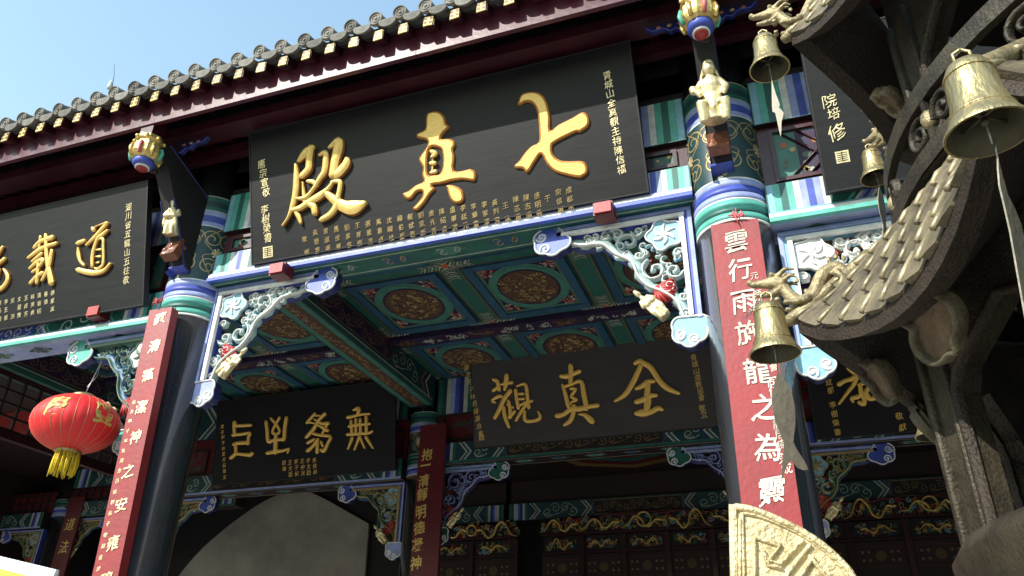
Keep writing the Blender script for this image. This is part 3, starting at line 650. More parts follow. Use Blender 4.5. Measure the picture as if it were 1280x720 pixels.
def bracket(x, y, z, sgn, L, H, fr='blue', tip='lavender', tip2='royal', vine='jade', vw='white', emb='skyblue', fig=True, style=0):
    T = frame((x, y, z), (sgn, 0, 0), (0, 0, 1))
    if sgn < 0: T = Matrix(((-1, 0, 0, x), (0, 0, -1, y), (0, 1, 0, z), (0, 0, 0, 1)))   # mirrored, still facing the court
    T = Matrix(((sgn, 0, 0, x), (0, 0, -1, y), (0, 1, 0, z), (0, 0, 0, 1)))
    mb = M(); t = .045
    mb.box(0, L - .16, -.075, 0, -t, t, fr, T); mb.box(0, .085, -H + .2, -.0755, -t, t, fr, T)
    mb.box(0, L - .16, -.040, -.012, t, t + .008, 'lavender', T); mb.box(.0, .030, -H + .2, -.041, t, t + .008, 'lavender', T)
    mb.box(.05, L - .2, -.082, -.055, t - .02, t + .016, vw, T); mb.box(.055, .090, -H + .22, -.0825, t - .02, t + .016, vw, T)
    o = mb.build('corbel_bracket', hall)
    c = M(); cloud_tip(c, T, (L - .13, -.09), .17, tip2, 'lavender', -.35); c.build('cloud_tip', o); c = M(); cloud_tip(c, T, (.09, -H + .13), .15, tip, 'white', -1.2); c.build('cloud_tip', o)
    sx, sy = L / 1.22, H / 1.12
    main = [(L - .2, -.11), (.86 * sx, -.17 * sy), (.70 * sx, -.19 * sy), (.60 * sx, -.29 * sy), (.48 * sx, -.38 * sy), (.44 * sx, -.50 * sy), (.37 * sx, -.60 * sy), (.26 * sx, -.67 * sy), (.17 * sx, -.76 * sy), (.13 * sx, -H + .22)]
    vv = M(); ms = smoothline(main, 5)
    leaf = [(p[0] - .012 + .012 * math.sin(i * 1.3), p[1] + .012 + .01 * math.cos(i * 1.7), .075) for i, p in enumerate(ms)]
    vv.stroke(leaf, vine, T, z0=-.03, h=.035)
    vv.stroke([(p[0] - .02, p[1] - .02, .06) for p in ms], 'navy', T, z0=-t, h=.03)
    vv.stroke([(p[0], p[1], .022 if vw == 'white' else .018) for p in ms], vw, T, z0=.0, h=.03)
    if style == 0: loops = [(.80, -.135, .045, 2.6, 1), (.66, -.115, .065, 3.5, -1), (.50, -.20, .10, 5, 1), (.42, -.12, .05, 0, -1), (.31, -.47, .105, 1, -1), (.42, -.33, .05, 2, 1), (.17, -.50, .07, 3.4, 1), (.22, -.62, .06, 0, -1), (.12, -.72, .05, 2, 1), (.58, -.12, .05, 1, 1), (.13, -.36, .04, 3, -1), (.12, -.86, .04, 3, -1)]
    else: loops = [(.30, -.22, .16, 5, 1), (.58, -.17, .10, 1, 1), (.78, -.14, .06, 1, -1), (.24, -.50, .15, 1, -1), (.17, -.74, .09, 1, 1), (.12, -.88, .05, 3, -1), (.45, -.38, .07, 0, 1)]
    for i, (u, v, r_, a, sg) in enumerate(loops):
        sp = spiral(u * sx, v * sy, r_, 1.15 if style == 0 else 1.6, a, sg)
        vv.stroke([(p[0], p[1], (.042 if style == 0 else .05) * (1 + .25 * math.sin(j * 2.2))) for j, p in enumerate(sp)], vine if i % 4 else ('jade' if style == 0 else 'navy'), T, z0=-.03 + i * .0006, h=.026)
        vv.stroke([(p[0], p[1], .0125) for p in sp], vw, T, z0=-.006 + i * .0006, h=.016)
    random.seed(int(L * 100) + int(x * 7))
    for i in range(30):
        t_ = random.random(); u = .10 + t_ * (L - .42); lim = H * (.80 - .78 * ((u - .05) / (L - .2)) ** .75); v = -.10 - random.random() * max(.03, lim - .16); rr = random.uniform(.022, .045)
        sp = spiral(u, v, rr, random.uniform(.5, .9), random.random() * 6, random.choice((-1, 1)), .4)
        vv.stroke([(p[0], p[1], .03) for p in sp], vine if i % 3 else 'skyblue', T, z0=-.034 + i * .0004, h=.020); vv.stroke([(p[0], p[1], .0095) for p in sp], vw, T, z0=-.014 + i * .0004, h=.012)
    vv.build('vine', o)
    for i in range(9):
        rb = M(); t_ = i / 8; u, v = .1 + .30 * random.random(), -.1 - t_ * (H - .4); rb.prism(circ(u * (1.2 - t_ * .6), v, random.uniform(.015, .03), 7), -.035, -.032 + i * 1e-4, 'red', T); rb.build('flower', o)
    if emb:
        e = M(); cx, cy = .215 * sx, -.205 * sy; oc = [(cx + (.125 + .016 * math.cos(5 * a)) * math.cos(a), cy + (.125 + .016 * math.cos(5 * a)) * math.sin(a)) for a in [i * math.pi / 20 for i in range(40)]]
        e.prism(oc, .0, .03, emb, T); e.stroke([(p[0], p[1], .014) for p in oc], vw, T, z0=.03, h=.012, closed=True)
        for i in range(6):
            a = i * 1.05 + .3; e.stroke(smoothline([(cx + .01 * math.cos(a), cy + .01 * math.sin(a), .02), (cx + .05 * math.cos(a), cy + .05 * math.sin(a), .034), (cx + .085 * math.cos(a + .3), cy + .085 * math.sin(a + .3), .012)], 3), vw, T, z0=.031 + i * .0004, h=.012)
        e.build('emblem', o)
    if fig:
        cx, cy = .34 * sx, -.72 * sy
        F = M()
        for i in range(9):   # ribbed red fan the figure stands on
            a = math.radians(150 + i * 15); F.tube([T @ Vector((cx - .02, cy + .1, -.0)), T @ Vector((cx - .02 + .15 * math.cos(a), cy + .08 + .13 * math.sin(a), .0))], [.010, .018], 'red', 6)
        F.build('fan_skirt', o)
        fo = link('carved_figure', FIG, o)
        A = T @ Vector((.24 * sx, -.90 * sy, .04)); B = T @ Vector((.50 * sx, -.62 * sy, .05)); d = (B - A).normalized()
        fx = Vector((0, -1, 0)); yy = -(fx - d * fx.dot(d)).normalized(); xx = yy.cross(d)
        m = Matrix((xx, yy, d)).transposed().to_4x4(); m.translation = A + d * .02; m = m @ Matrix.Diagonal((.92, .9, .98, 1))
        fo.matrix_parent_inverse = o.matrix_world.inverted() if False else Matrix.Identity(4)
        fo.matrix_local = Matrix.Translation(Vector((0, 0, 0))) @ m
    return o
e0 = .255
bracket(XC[1] + e0, 5.0, 4.943, 1, 1.24, 1.13, fr='blue', tip='lavender')
bracket(XC[2] - e0 - .03, 5.0, 4.943, -1, 1.20, 1.13, fr='blue', tip='skyblue')
bracket(XC[1] - e0, 5.0, 4.60, -1, 1.05, 1.15, fr='teal', tip='teal', tip2='teal', vine='cofferblue', vw='leafgreen', emb='white')
bracket(XC[2] + e0 + .03, 5.0, 4.585, 1, 1.15, 1.10, fr='skyblue', tip='skyblue', tip2='lavender', vine='white', vw='white', emb='white')
bracket(XC[0] + e0, 5.0, 4.60, 1, 1.05, 1.1, fr='teal', tip='teal', tip2='teal')
for i in range(3):
    for xx_, sg in ((XC[i] + .25, 1), (XC[i + 1] - .25, -1)):
        st = 1 if (i == 1) else 0
        bracket(xx_, 9.95, zi[i] - .005, sg, 1.05, 1.05, fr='green' if i == 1 else 'blue', tip='green' if st else 'lavender', tip2='green' if st else 'blue', vine='purple' if st else 'green', vw='lavender' if st else 'gold_line', emb=None if st else 'skyblue', style=st)

for xx_, sg in ((-14.2, 1), (-14.8, -1)): bracket(xx_, 12.45, 4.94 if xx_ > -14.5 else 4.775, sg, 1.15, 1.05, fr='blue', tip='royal', tip2='royal', vine='green', vw='gold_line', emb='skyblue', style=0)
# ---- eave: tiles, rafters, fascia, purlin
YE = 3.90
K = lambda s_, Y: 1.6 + s_ * Y
X0, X1, DX = -10.6, 3.2, .2245
nT = int((X1 - X0) / DX)
slope = .42
def tile_mesh():
    mb = M(); r_ = .061
    T = Matrix(((1, 0, 0, 0), (0, 1, slope, 0), (0, slope, -1, 0), (0, 0, 0, 1)))
    prof = [];  L = 1.4
    vs = []; n = 10
    for yy_ in (0, .35, .36, .72, .73, 1.08, 1.09, L):
        rr = r_ * (1.0 if int(yy_ * 100) % 36 != 35 else .9)
        for k in range(n + 1):
            a = math.pi * k / n; vs.append((rr * math.cos(a), yy_, rr * math.sin(a) + yy_ * slope))
    fs = [(i * (n + 1) + k, i * (n + 1) + k + 1, (i + 1) * (n + 1) + k + 1, (i + 1) * (n + 1) + k) for i in range(7) for k in range(n)]
    mb.add(vs, fs, 'tile_grey', smooth=True)
    T = frame((0, -.004, .0), (1, 0, 0), (0, -.18, 1))
    c = circ(0, .0, r_ * 1.04, 20); mb.prism(c, -.02, .006, 'tile_grey', T); mb.stroke([(p[0], p[1], .014) for p in circ(0, 0, r_ * .93, 20)], 'tile_grey', T, z0=.006, h=.010, closed=True)
    mb.stroke([(p[0], p[1], .010) for p in circ(0, 0, r_ * .55, 12)], 'tile_grey', T, z0=.006, h=.006, closed=True); mb.ell((0, 0, .008), (.015, .015, .008), 'tile_grey', T)
    return mb.mesh('cover_tile')
def pan_mesh():
    mb = M(); vs = []; n = 6; w_ = DX - .10
    for yy_ in (-.03, 1.4):
        for k in range(n + 1):
            t = k / n - .5; vs.append((t * w_ * 1.25, yy_, -.045 - .035 * (1 - 4 * t * t) + yy_ * slope))
    mb.add(vs, [(k, k + 1, n + 1 + k + 1, n + 1 + k) for k in range(n)], 'tile_grey')
    T = frame((0, -.035, -.05), (1, 0, 0), (0, 0, 1))
    mb.prism([(w_ * .62 * math.cos(a), -.005 + .06 * math.sin(a)) for a in [math.pi + math.pi * i / 10 for i in range(11)]][::1] + [(w_ * .62, .02), (-w_ * .62, .02)], -.012, 0, 'tile_grey', T)
    return mb.mesh('drip_tile')
def rafter_mesh():
    mb = M(); sl = .40
    for (y0, y1) in ((0, 1.5),):
        vs = [(x, y_, z_ + y_ * sl) for y_ in (y0, y1) for x in (-.045, .045) for z_ in (-.10, 0)]
        mb.add(vs, [(0, 1, 3, 2), (4, 6, 7, 5), (0, 4, 5, 1), (2, 3, 7, 6), (0, 2, 6, 4), (1, 5, 7, 3)], 'maroon')
    return mb.mesh('rafter')
def rend_mesh():
    mb = M(); T = frame((0, -.002, -.10), (1, 0, 0), (0, 0, 1)); a = .038; h = .094
    mb.box(-a, a, -.002, h, -.001, .007, 'yellow_paint', T)
    for sx in (-1, 1):
        for sy in (0, 1):
            x0, x1 = sorted((sx * .010, sx * .034)); y0 = .016 + sy * .044
            mb.rect(x0, x1, y0, y0 + .028, .0085, 'couplet_dark', T)
    return mb.mesh('rafter_end')
tm, pm, rm, re_ = tile_mesh(), pan_mesh(), rafter_mesh(), rend_mesh()
for i in range(nT):
    x = X0 + DX * (i + .5); jz = random.uniform(-.008, .008); jx = random.uniform(-.006, .006)
    if x > 2.4 and False: continue
    zt = K(1.262, YE) + jz
    link('cover_tile', tm, hall, loc=Vector((x + jx, YE - .04, zt)) - hall.location).rotation_euler = (random.uniform(-.02, .02), random.uniform(-.12, .12), random.uniform(-.05, .05))
    link('drip_tile', pm, hall, loc=Vector((x + DX / 2 + jx, YE - .02, zt - .01)) - hall.location)
    r_ = link('rafter', rm, hall, loc=Vector((x + .015, YE + .0, K(1.240, YE))) - hall.location)
    q = link('rafter_end', re_, r_); q.rotation_euler = (random.uniform(-.05, .05), random.uniform(-.06, .06), random.uniform(-.06, .06))
mb = M()
sl = .42
mb.add([(X0, YE + .05, K(1.242, YE) + .012), (X1, YE + .05, K(1.242, YE) + .012), (X1, 9.5, K(1.242, YE) + .012 + 5.6 * sl), (X0, 9.5, K(1.242, YE) + .012 + 5.6 * sl), (X1, 15, 6.6), (X0, 15, 6.6)], [(0, 1, 2, 3), (3, 2, 4, 5)], 'tile_dark')
mb.build('roof_deck', hall)
mb = M(); mb.box(X0, X1, YE + .005, YE + .05, K(1.242, YE) - .0, K(1.242, YE) + .03, 'tile_dark'); mb.build('eave_batten', hall)
y = YE + .115
nb = 5
for i in range(nb):
    a, b = X0 + (X1 - X0) * i / nb, X0 + (X1 - X0) * (i + 1) / nb - .004
    mb = M(); mb.box(a, b, y, y + .04, K(1.143, y), K(1.222, y), 'fascia_red'); mb.build('fascia_board', hall)
y = YE + .40
mb = M(); mb.tube([(X0, y + .08, K(1.09, y + .04) + .03), (X1, y + .08, K(1.09, y + .04) + .03)], .001, 'maroon', 4); mb.box(X0, X1, y, y + .2, K(1.084, y), K(1.108, y), 'maroon'); mb.build('purlin', hall)
mb = M(); mb.box(X0, X1, y + .08, y + .15, K(1.108, y), K(1.108, y) + .45, 'black_wood'); mb.build('eave_board', hall)
# inner soffit rafters between purlin and wall
mb = M(); 
for i in range(nT):
    x = X0 + DX * (i + .5) + .1; a, b = y + .2, 5.0
    vs = [(xx_, yy_, z_) for yy_, z0 in ((a, 6.27), (b, 6.55)) for xx_ in (x - .04, x + .04) for z_ in (z0, z0 + .09)]
    q = M(); q.add(vs, [(0, 1, 3, 2), (4, 6, 7, 5), (0, 4, 5, 1), (2, 3, 7, 6), (0, 2, 6, 4), (1, 5, 7, 3)], 'maroon'); q.build('soffit_rafter', hall)
q = M(); q.box(X0, X1, 4.62, 4.70, K(.995, 4.62), K(1.022, 4.62), 'maroon'); q.build('inner_purlin', hall)
mb.box(X0, X1, 4.9, 5.1, 5.93, 6.7, 'black_wood'); mb.build('wall_board', hall)
mb = M(); mb.add([(X0, YE + .6, 6.40), (X1, YE + .6, 6.40), (X1, 5.1, 6.66), (X0, 5.1, 6.66)], [(0, 1, 2, 3)], 'black_wood'); mb.build('soffit_board', hall)

# ---- hanging posts and carved struts
def big_figure(kind):
    f = M(); k = 'gold_pale'
    if kind == 0:  # robed official standing, tablet in hands
        f.tube([(0, 0, 0), (0, 0, .10), (0, 0, .24), (0, 0, .36), (0, 0, .41)], [.088, .078, .062, .066, .028], k, 14)
        f.ell((0, -.01, .465), (.040, .042, .052), k); f.ell((0, .0, .52), (.034, .034, .03), k); f.ell((0, -.05, .462), (.009, .01, .014), k); f.ell((0, -.035, .42), (.02, .02, .035), k)
        for s_ in (-1, 1):
            f.ell((s_ * .041, 0, .465), (.008, .012, .018), k)
            f.tube([(s_ * .06, 0, .365), (s_ * .09, -.03, .29), (s_ * .05, -.085, .265), (s_ * .01, -.095, .275)], [.026, .03, .034, .022], k, 10)
            f.tube([(s_ * .06, -.07, .26), (s_ * .075, -.07, .15), (s_ * .07, -.05, .07)], [.026, .026, .01], k, 8)
            f.tube([(s_ * .03, -.055, .2), (s_ * .035, -.085, .08), (s_ * .04, -.09, .0)], [.03, .03, .032], k, 8)
        f.box(-.012, .012, -.115, -.10, .25, .36, k)
        f.box(-.028, .028, -.082, -.06, .02, .2, k)
    else:         # crowned, seated with spread knees
        f.tube([(0, 0, .05), (0, 0, .12), (0, 0, .22), (0, 0, .28), (0, 0, .36), (0, 0, .42), (0, 0, .45)], [.095, .092, .085, .066, .074, .06, .03], k, 14)
        f.ell((0, -.014, .505), (.050, .050, .060), k); f.ell((0, -.062, .50), (.010, .01, .014), k)
        f.tube([(0, 0, .54), (0, 0, .58), (0, 0, .60)], [.045, .035, .012], k, 10)
        for s_ in (-1, 1):
            f.tube([(s_ * .055, .0, .41), (s_ * .10, -.02, .33), (s_ * .085, -.07, .27)], [.03, .03, .024], k, 10)
            f.ell((s_ * .085, -.085, .26), (.022, .022, .022), k)
            f.tube([(s_ * .03, -.01, .2), (s_ * .085, -.10, .18), (s_ * .075, -.09, .02)], [.040, .036, .032], k, 10)
            f.tube([(s_ * .04, .02, .53), (s_ * .06, .03, .45), (s_ * .07, .04, .38)], [.012, .014, .01], k, 6)
        f.tube([(0, -.05, .2), (0, -.075, .14), (0, -.07, .06)], [.05, .035, .02], k, 8)
        f.tube([(-.12, -.04, .30), (-.13, -.03, .36)], [.03, .028], k, 8)
    return remeshed(f, 'carved_figure', .0075, k, 1)
def rock(s_):
    f = M()
    for i in range(26): f.ell((random.uniform(-.06, .06), random.uniform(-.05, .05), random.uniform(-.22, .0)), (random.uniform(.022, .04),) * 3, 'rock_brown', n=8)
    f.box(-.075, .075, -.04, .06, -.24, -.01, 'rock_brown')
    return remeshed(f, 'carved_rock', .01, 'rock_brown', 0)
ROCK = rock(1); BF = [big_figure(0), big_figure(1)]
def strut(x, kind):
    T = frame((x - .085, 0, 0), (0, -1, 0), (0, 0, 1))      # w = -x .. use prism along x
    T = Matrix(((0, 0, 1, x), (1, 0, 0, 0), (0, 1, 0, 0), (0, 0, 0, 1)))
    poly = [(4.14, 6.04), (4.30, 5.84), (4.42, 5.62), (4.52, 5.42), (4.61, 5.22), (4.68, 5.06), (4.74, 5.02), (4.83, 5.12), (4.83, 5.80), (4.25, 6.10)]
    dx = .11 if kind == 0 else 0.0; skew = lambda vs: [(v[0] + (v[1] - 4.12) / .7 * dx, v[1], v[2]) for v in vs]
    mb = M(); mb.prism(poly, -.075, .075, 'black_wood', T)
    for s_ in (-1, 1): mb.stroke([(p[0], p[1], .022) for p in poly[2:]], 'navy', T, z0=s_ * .0755 - .002, h=.006)
    mb.stroke([(p[0], p[1], .155) for p in poly[5:9]], 'blue', frame((x, 0, 0), (0, 0, 0.0001), (0, 0, 1)) if False else T, z0=-.08, w=.02)
    mb.v = skew(mb.v); o = mb.build('eave_strut', hall)
    q = M(); q.stroke([(x_[0] - .004, x_[1] - .004, .03) for x_ in poly[5:8]], 'blue', T, z0=-.082, h=.164); q.v = skew(q.v); q.build('blue_rim', o)
    d = M()
    for k in range(3):
        t = k / 6; d.tube([(x - .05, 4.16 + .16 * t - .01, 5.98 - .45 * t), (x + .05, 4.17 + .16 * t - .01, 5.94 - .45 * t)], .022, 'green' if k < 2 else 'dark_wood', 7)
    d.build('carved_folds', o)
    r_ = link('carved_rock', ROCK, o); r_.location = (x + dx * .72, 4.64, 5.31); r_.rotation_euler = (math.radians(-22), 0, 0); r_.scale = (1.0, .9, .95)
    f = link('carved_figure', BF[kind], o); f.location = (x + dx * .66, 4.545 if kind == 0 else 4.46, 5.31 if kind == 0 else 5.22); f.rotation_euler = (math.radians(17), 0, math.radians(12 if kind == 0 else 4)); f.scale = (.74, .70, .66) if kind == 0 else (.98, .92, .86)
    # hanging post
    p = M(); z = K(1.046, 4.10); TT = Matrix.Translation((x - .0, 4.10, z))
    p.box(-.07, .07, -.07, .07, .12, .42, 'maroon', TT)
    o2 = p.build('hanging_post', hall); p = M()
    p.lathe([(.085, .2), (.12, .19), (.125, .15), (.105, .13), (.105, .10), (.135, .08), (.14, 0), (.125, -.03), (.10, -.05), (.001, -.05)], 'gold_carving', 8, TT, smooth=False)
    for k in range(8):
        a = k * math.pi / 4 + .39; p.tube([TT @ Vector((.128 * math.cos(a), .128 * math.sin(a), .08)), TT @ Vector((.142 * math.cos(a), .142 * math.sin(a), .03)), TT @ Vector((.12 * math.cos(a), .12 * math.sin(a), -.04))], .016, ['teal', 'gold_carving', 'pink', 'gold_carving'][k % 4], 6)
        p.ell(TT @ Vector((.125 * math.cos(a + .2), .125 * math.sin(a + .2), .155)), .02, 'gold_carving', n=6)
    p.build('gilt_collar', o2); p = M()
    p.lathe([(.09, -.05), (.095, -.08), (.075, -.11), (.001, -.11)], 'blue', 18, TT); p.lathe([(.06, -.11), (.062, -.125), (.05, -.128)], 'white', 18, TT); p.lathe([(.05, -.127), (.048, -.14), (.001, -.142)], 'red', 18, TT)
    p.build('lotus_drop', o2)
    # tie board with painted clouds to the side
    for s_ in (-1, 1):
        c = M(); TT2 = Matrix(((s_ * .62, 0, 0, x + s_ * .10), (0, 0, -1, 4.36), (0, .7, 0, z + .27), (0, 0, 0, 1)))
        c.prism([(0, -.10), (.06, -.11), (.13, -.04), (.2, -.07), (.28, .0), (.42, -.01), (.5, .06), (0, .06)], -.02, .02, 'navy', TT2); c.stroke([(0, -.10, .012), (.06, -.11, .012), (.13, -.04, .012), (.2, -.07, .012), (.28, .0, .012), (.42, -.01, .012), (.5, .06, .012)], 'blue', TT2, z0=.02, h=.006)
        for k in range(3): c.ell((.08 + .13 * k, .015, .02), (.035, .02, .015), ['orange', 'gold_line', 'orange'][k], TT2)
        c.build('cloud_board', hall)
strut(XC[1] - .07, 0); strut(XC[2] - .01, 1)
# ================================================================== PLAQUES
def board(label, o, up, W, H, mat, trim='black_wood'):
    T = frame(o, (1, 0, 0), up); t = thing('inscribed_plaque', label, 'plaque', o)
    mb = M(); mb.box(0, W, 0, H, -.055, 0, mat, T); b = mb.build('board', t)
    r_ = M(); e = .012
    for a in ((-e, W + e, -e, -.0005), (-e, W + e, H + .0005, H + e), (-e, -.0005, -.0005, H + .0005), (W + .0005, W + e, -.0005, H + .0005)): r_.box(*a, -.06, .004, trim, T)
    r_.build('edge_strip', t); return t, T
def lean(Yb, Zb, Yt, Zt): return (0, Yt - Yb, Zt - Zb)
def onplane_fix(T): return T
# central front plaque
bl = Vector((-4.19, 4.80, 5.03)); H1 = 1.22
c_pl, T = board('large black plaque over the central bay with three big gold characters', bl, lean(4.80, 5.0, 4.47, 6.02), 3.50, H1, 'plaque_black')
QI = [[(35,165),(55,105),(90,82),(140,76),(185,88),(220,125),(240,180),(250,250),(252,325),(300,290),(390,245),(455,208),(490,225),(503,265),(490,305),(440,340),(415,340),(340,375),(280,408),(262,430),(270,480),(310,515),(370,522),(455,522),(485,550),(490,595),(460,625),(430,633),(340,615),(270,590),(225,545),(192,485),(165,510),(105,600),(70,575),(25,572),(18,550),(45,525),(85,470),(130,425),(172,402),(175,330),(165,220),(140,165),(115,148),(85,150),(60,165)]]
ZHEN = [[(160,215),(165,190),(215,165),(220,110),(230,65),(270,48),(315,55),(345,90),(355,130),(375,150),(340,190),(320,225),(370,225),(405,240),(410,270),(398,295),(408,340),(405,430),(480,425),(505,418),(540,435),(545,470),(530,500),(460,490),(380,500),(330,515),(265,525),(282,548),(250,585),(210,645),(165,688),(135,675),(160,645),(195,600),(197,565),(165,570),(130,610),(95,615),(70,580),(110,560),(155,525),(205,500),(195,460),(200,410),(175,365),(190,330),(225,280),(230,240),(170,225)],
 [(240,300),(260,280),(300,285),(325,310),(328,400),(310,450),(275,458),(240,455),(232,380)]]
ZB = [[(262,310,28),(285,325,34),(262,345,20)],[(255,385,26),(280,385,30)],[(265,350,12),(262,440,14)],[(258,445,24),(285,438,30)]]
ZD = [[(350,525),(380,520),(430,535),(462,565),(465,620),(430,643),(395,635),(370,600)]]
outlined(c_pl, T, QI, 640, 100, 5.1417); zc = outlined(c_pl, T, ZHEN, 490, 130, 5.1417)
o = traced(c_pl, T, ZB, 490, 130, 5.1417, name='character_stroke'); o.parent = zc; o.location = (0, 0, 0)
o = outlined(c_pl, T, ZD, 490, 130, 5.1417, name='character_stroke'); o.parent = zc; o.location = (0, 0, 0)
DIAN = [[(170,205,30),(215,150,60),(262,115,45)],[(250,120,50),(240,200,50),(235,260,50),(190,310,45)],[(150,235,25),(152,330,45),(145,430,45),(125,520,38),(95,600,18),(60,652,14)],
 [(315,165,22),(350,148,35),(355,200,45),(345,280,45),(315,325,38),(270,400,28),(215,460,32),(150,465,16)],[(382,112,25),(440,68,55),(440,120,72),(420,200,62),(405,300,60)],[(405,300,60),(440,290,62),(490,235,60),(500,205,52)],
 [(230,345,25),(265,350,30),(290,375,30)],[(195,355,12),(200,420,25),(210,500,32)],[(125,545,30),(180,530,40),(240,490,45),(310,450,52),(370,400,32),(400,360,25)],[(400,350,25),(450,348,32),(450,400,34),(438,450,36)],
 [(360,430,40),(420,480,58),(480,520,75),(550,528,92),(620,500,42)],[(440,450,38),(425,520,46),(385,575,42),(325,612,36)],[(240,505,35),(270,520,45),(280,565,42)],[(140,550,25),(165,590,32),(180,632,22)]]
traced(c_pl, T, DIAN, 345, 165, 5.538, h=.04)
def px_col(parent, T, text, p0, p1, size, key='gold_pale', **kw):
    a, b = atp(*p0, T), atp(*p1, T); return column_text(parent, T, text, (a, b), size, key, **kw)
px_col(c_pl, T, '青城山全真觀主持陳信福', (759, 94), (777, 212), .070, h=.003)
px_col(c_pl, T, '唐宗宣敬', (327, 205), (333, 240), .085, h=.003); px_col(c_pl, T, '李樹榮書', (331, 262), (335, 297), .085, h=.003)
names = ['成都市', '宗信第', '于', '唐明秀', '陳志順', '陳志振', '王冰', '黃列芳', '李家澤', '李華富', '李廷元', '盧華洪', '陳紹貞', '唐光芳', '劉家新', '龍斌君', '楊伯星', '沈曉桂', '馬素貞', '張素清', '王育剛', '劉素容', '馬世華', '曾淑華', '黃德宣', '敬獻']
for i, nm in enumerate(names):
    t = i / 25; x = 711 - 330 * t; ytop = 238 + 55 * t + (6 if len(nm) < 3 else 0)
    px_col(c_pl, T, nm, (x, ytop), (x + 3, ytop + (22 if len(nm) > 2 else 16 if len(nm) == 2 else 1)), .052, key='gold_line', h=.003)
def seal(parent, T, px, py, s_, key='gold_pale'):
    u, v = atp(px, py, T); mb = M(); mb.rect(u - s_ / 2, u + s_ / 2, v - s_ / 2, v + s_ / 2, .002, key, T)
    for k in range(5): mb.rect(u - s_ * .38, u + s_ * .38, v - s_ * .36 + k * s_ * .165, v - s_ * .30 + k * s_ * .165, .003, 'plaque_black', T)
    mb.rect(u - s_ * .05, u + s_ * .02, v - s_ * .4, v + s_ * .4, .0035, 'plaque_black', T); mb.build('seal_mark', parent)
seal(c_pl, T, 335, 315, .10)
# left front plaque
br = at(178, 380, 4.74); trp = atx(180, 243, br.x)
l_pl, T = board('black plaque of the left bay at the picture edge with gold brush characters', Vector((br.x - 3.4, br.y, br.z)), (0, -.28, 1), 3.4, 1.18, 'plaque_black')
DAO = [[(300,150,45),(318,172,30),(330,130,14),(400,100,14),(450,85,35)],[(455,90,42),(400,150,46),(330,230,46),(230,330,30)],[(460,170,30),(400,220,45),(350,262,36),(310,370,40),(290,470,40),(290,570,36)],
 [(350,270,20),(405,260,30),(410,350,30),(412,480,30),(400,560,34),(345,600,26),(320,590,20)],[(330,385,16),(380,380,25)],[(330,460,16),(375,460,25)],[(330,530,15),(355,525,22)],[(130,310,45),(200,285,42)],[(135,370,22),(135,430,46),(155,510,32),(200,560,25)],[(130,610,46),(220,635,52),(320,645,52),(420,620,42),(490,545,30)]]
ZAI = [[(365,195,40),(420,140,36),(540,100,45)],[(420,95,30),(410,170,26),(405,220,20)],[(305,300,30),(400,230,42),(480,190,36),(580,158,30)],[(475,80,36),(478,200,36),(490,340,42),(530,550,56)],[(535,235,36),(500,400,42),(440,525,25)],[(345,335,30),(430,265,36)],[(320,405,30),(380,350,36),(440,320,36),(440,350,30),(400,400,30)],[(345,440,30),(400,400,26)],[(400,370,30),(385,550,36)],[(325,550,36),(380,490,36),(440,455,36)]]
HUA = [[(-30,310,35),(40,200,32)],[(-20,375,35),(60,315,36)],[(10,420,30),(-10,500,30)],[(60,420,20),(92,480,36),(85,540,42),(40,600,42),(-20,630,40)]]
traced(l_pl, T, DAO, 85, 270, 9, h=.03); traced(l_pl, T, ZAI, 0, 285, 8, h=.03); traced(l_pl, T, HUA, 0, 285, 8, h=.03)
px_col(l_pl, T, '湖川省五龍山五往敬', (161, 259), (158, 350), .075, h=.003)
for i in range(9):
    px_col(l_pl, T, ['德素志', '善華 ', '清容明', '林英秀', '玉貞芳', '文星陳', '光 洪', '李王張', '劉馬楊'][i], (66 - i * 8.3, 366 + i * 1.6), (66 - i * 8.3, 386 + i * 1.6), .05, h=.003)
# right front plaque (mostly behind the burner)
bl = at(1035, 239, 4.74)
r_pl, T = board('dark plaque of the right bay half hidden behind the iron burner roof', bl, (0, -.28, 1), 3.2, 1.16, 'plaque_black')
px_col(r_pl, T, '院', (1037, 126), (1038, 127), .10); px_col(r_pl, T, '培', (1042, 142), (1043, 142), .085); px_col(r_pl, T, '修', (1046, 165), (1047, 165), .125, shear=.2)
seal(r_pl, T, 1053, 196, .085)
px_col(r_pl, T, '道法自', (1300, 130), (1310, 131), .3)
# inner plaques
bl = at(593, 560, 9.62)
m_pl, T = board('brown black plaque deeper inside the central bay with three ochre gold characters', bl, (0, -.20, 1), 3.30, 1.20, 'plaque_dusty')
QUAN = [[(275,115,40),(320,92,45),(350,110,50),(430,160,50),(510,280,50),(590,360,50),(710,415,30)],[(330,140,45),(290,230,50),(240,330,50),(170,430,45),(75,492,26)],[(285,370,30),(350,340,46),(400,300,46),(465,295,30)],[(405,320,46),(395,420,56),(400,500,66),(385,590,50)],[(285,500,46),(350,480,50),(430,440,45),(485,435,35)],[(285,615,40),(350,610,70),(430,600,50),(500,565,45),(545,575,35)]]
ZH2 = [[(230,60,45),(235,130,45),(228,240,36)],[(135,165,35),(200,165,45),(260,140,40),(320,115,38)],[(150,250,25),(175,330,35),(205,450,40),(215,480,25)],[(180,265,30),(250,240,28),(310,215,32),(345,235,40),(360,330,45),(380,430,45),(385,490,45)],[(230,290,25),(280,290,26),(250,340,30),(235,370,25),(290,400,30),(240,420,20),(235,440,20)],[(95,560,45),(160,545,40),(240,490,45),(320,490,50),(400,470,40),(500,455,40)],[(265,460,40),(255,540,40),(225,610,40),(170,650,30)],[(310,545,12),(370,550,35),(420,590,55),(445,615,50)]]
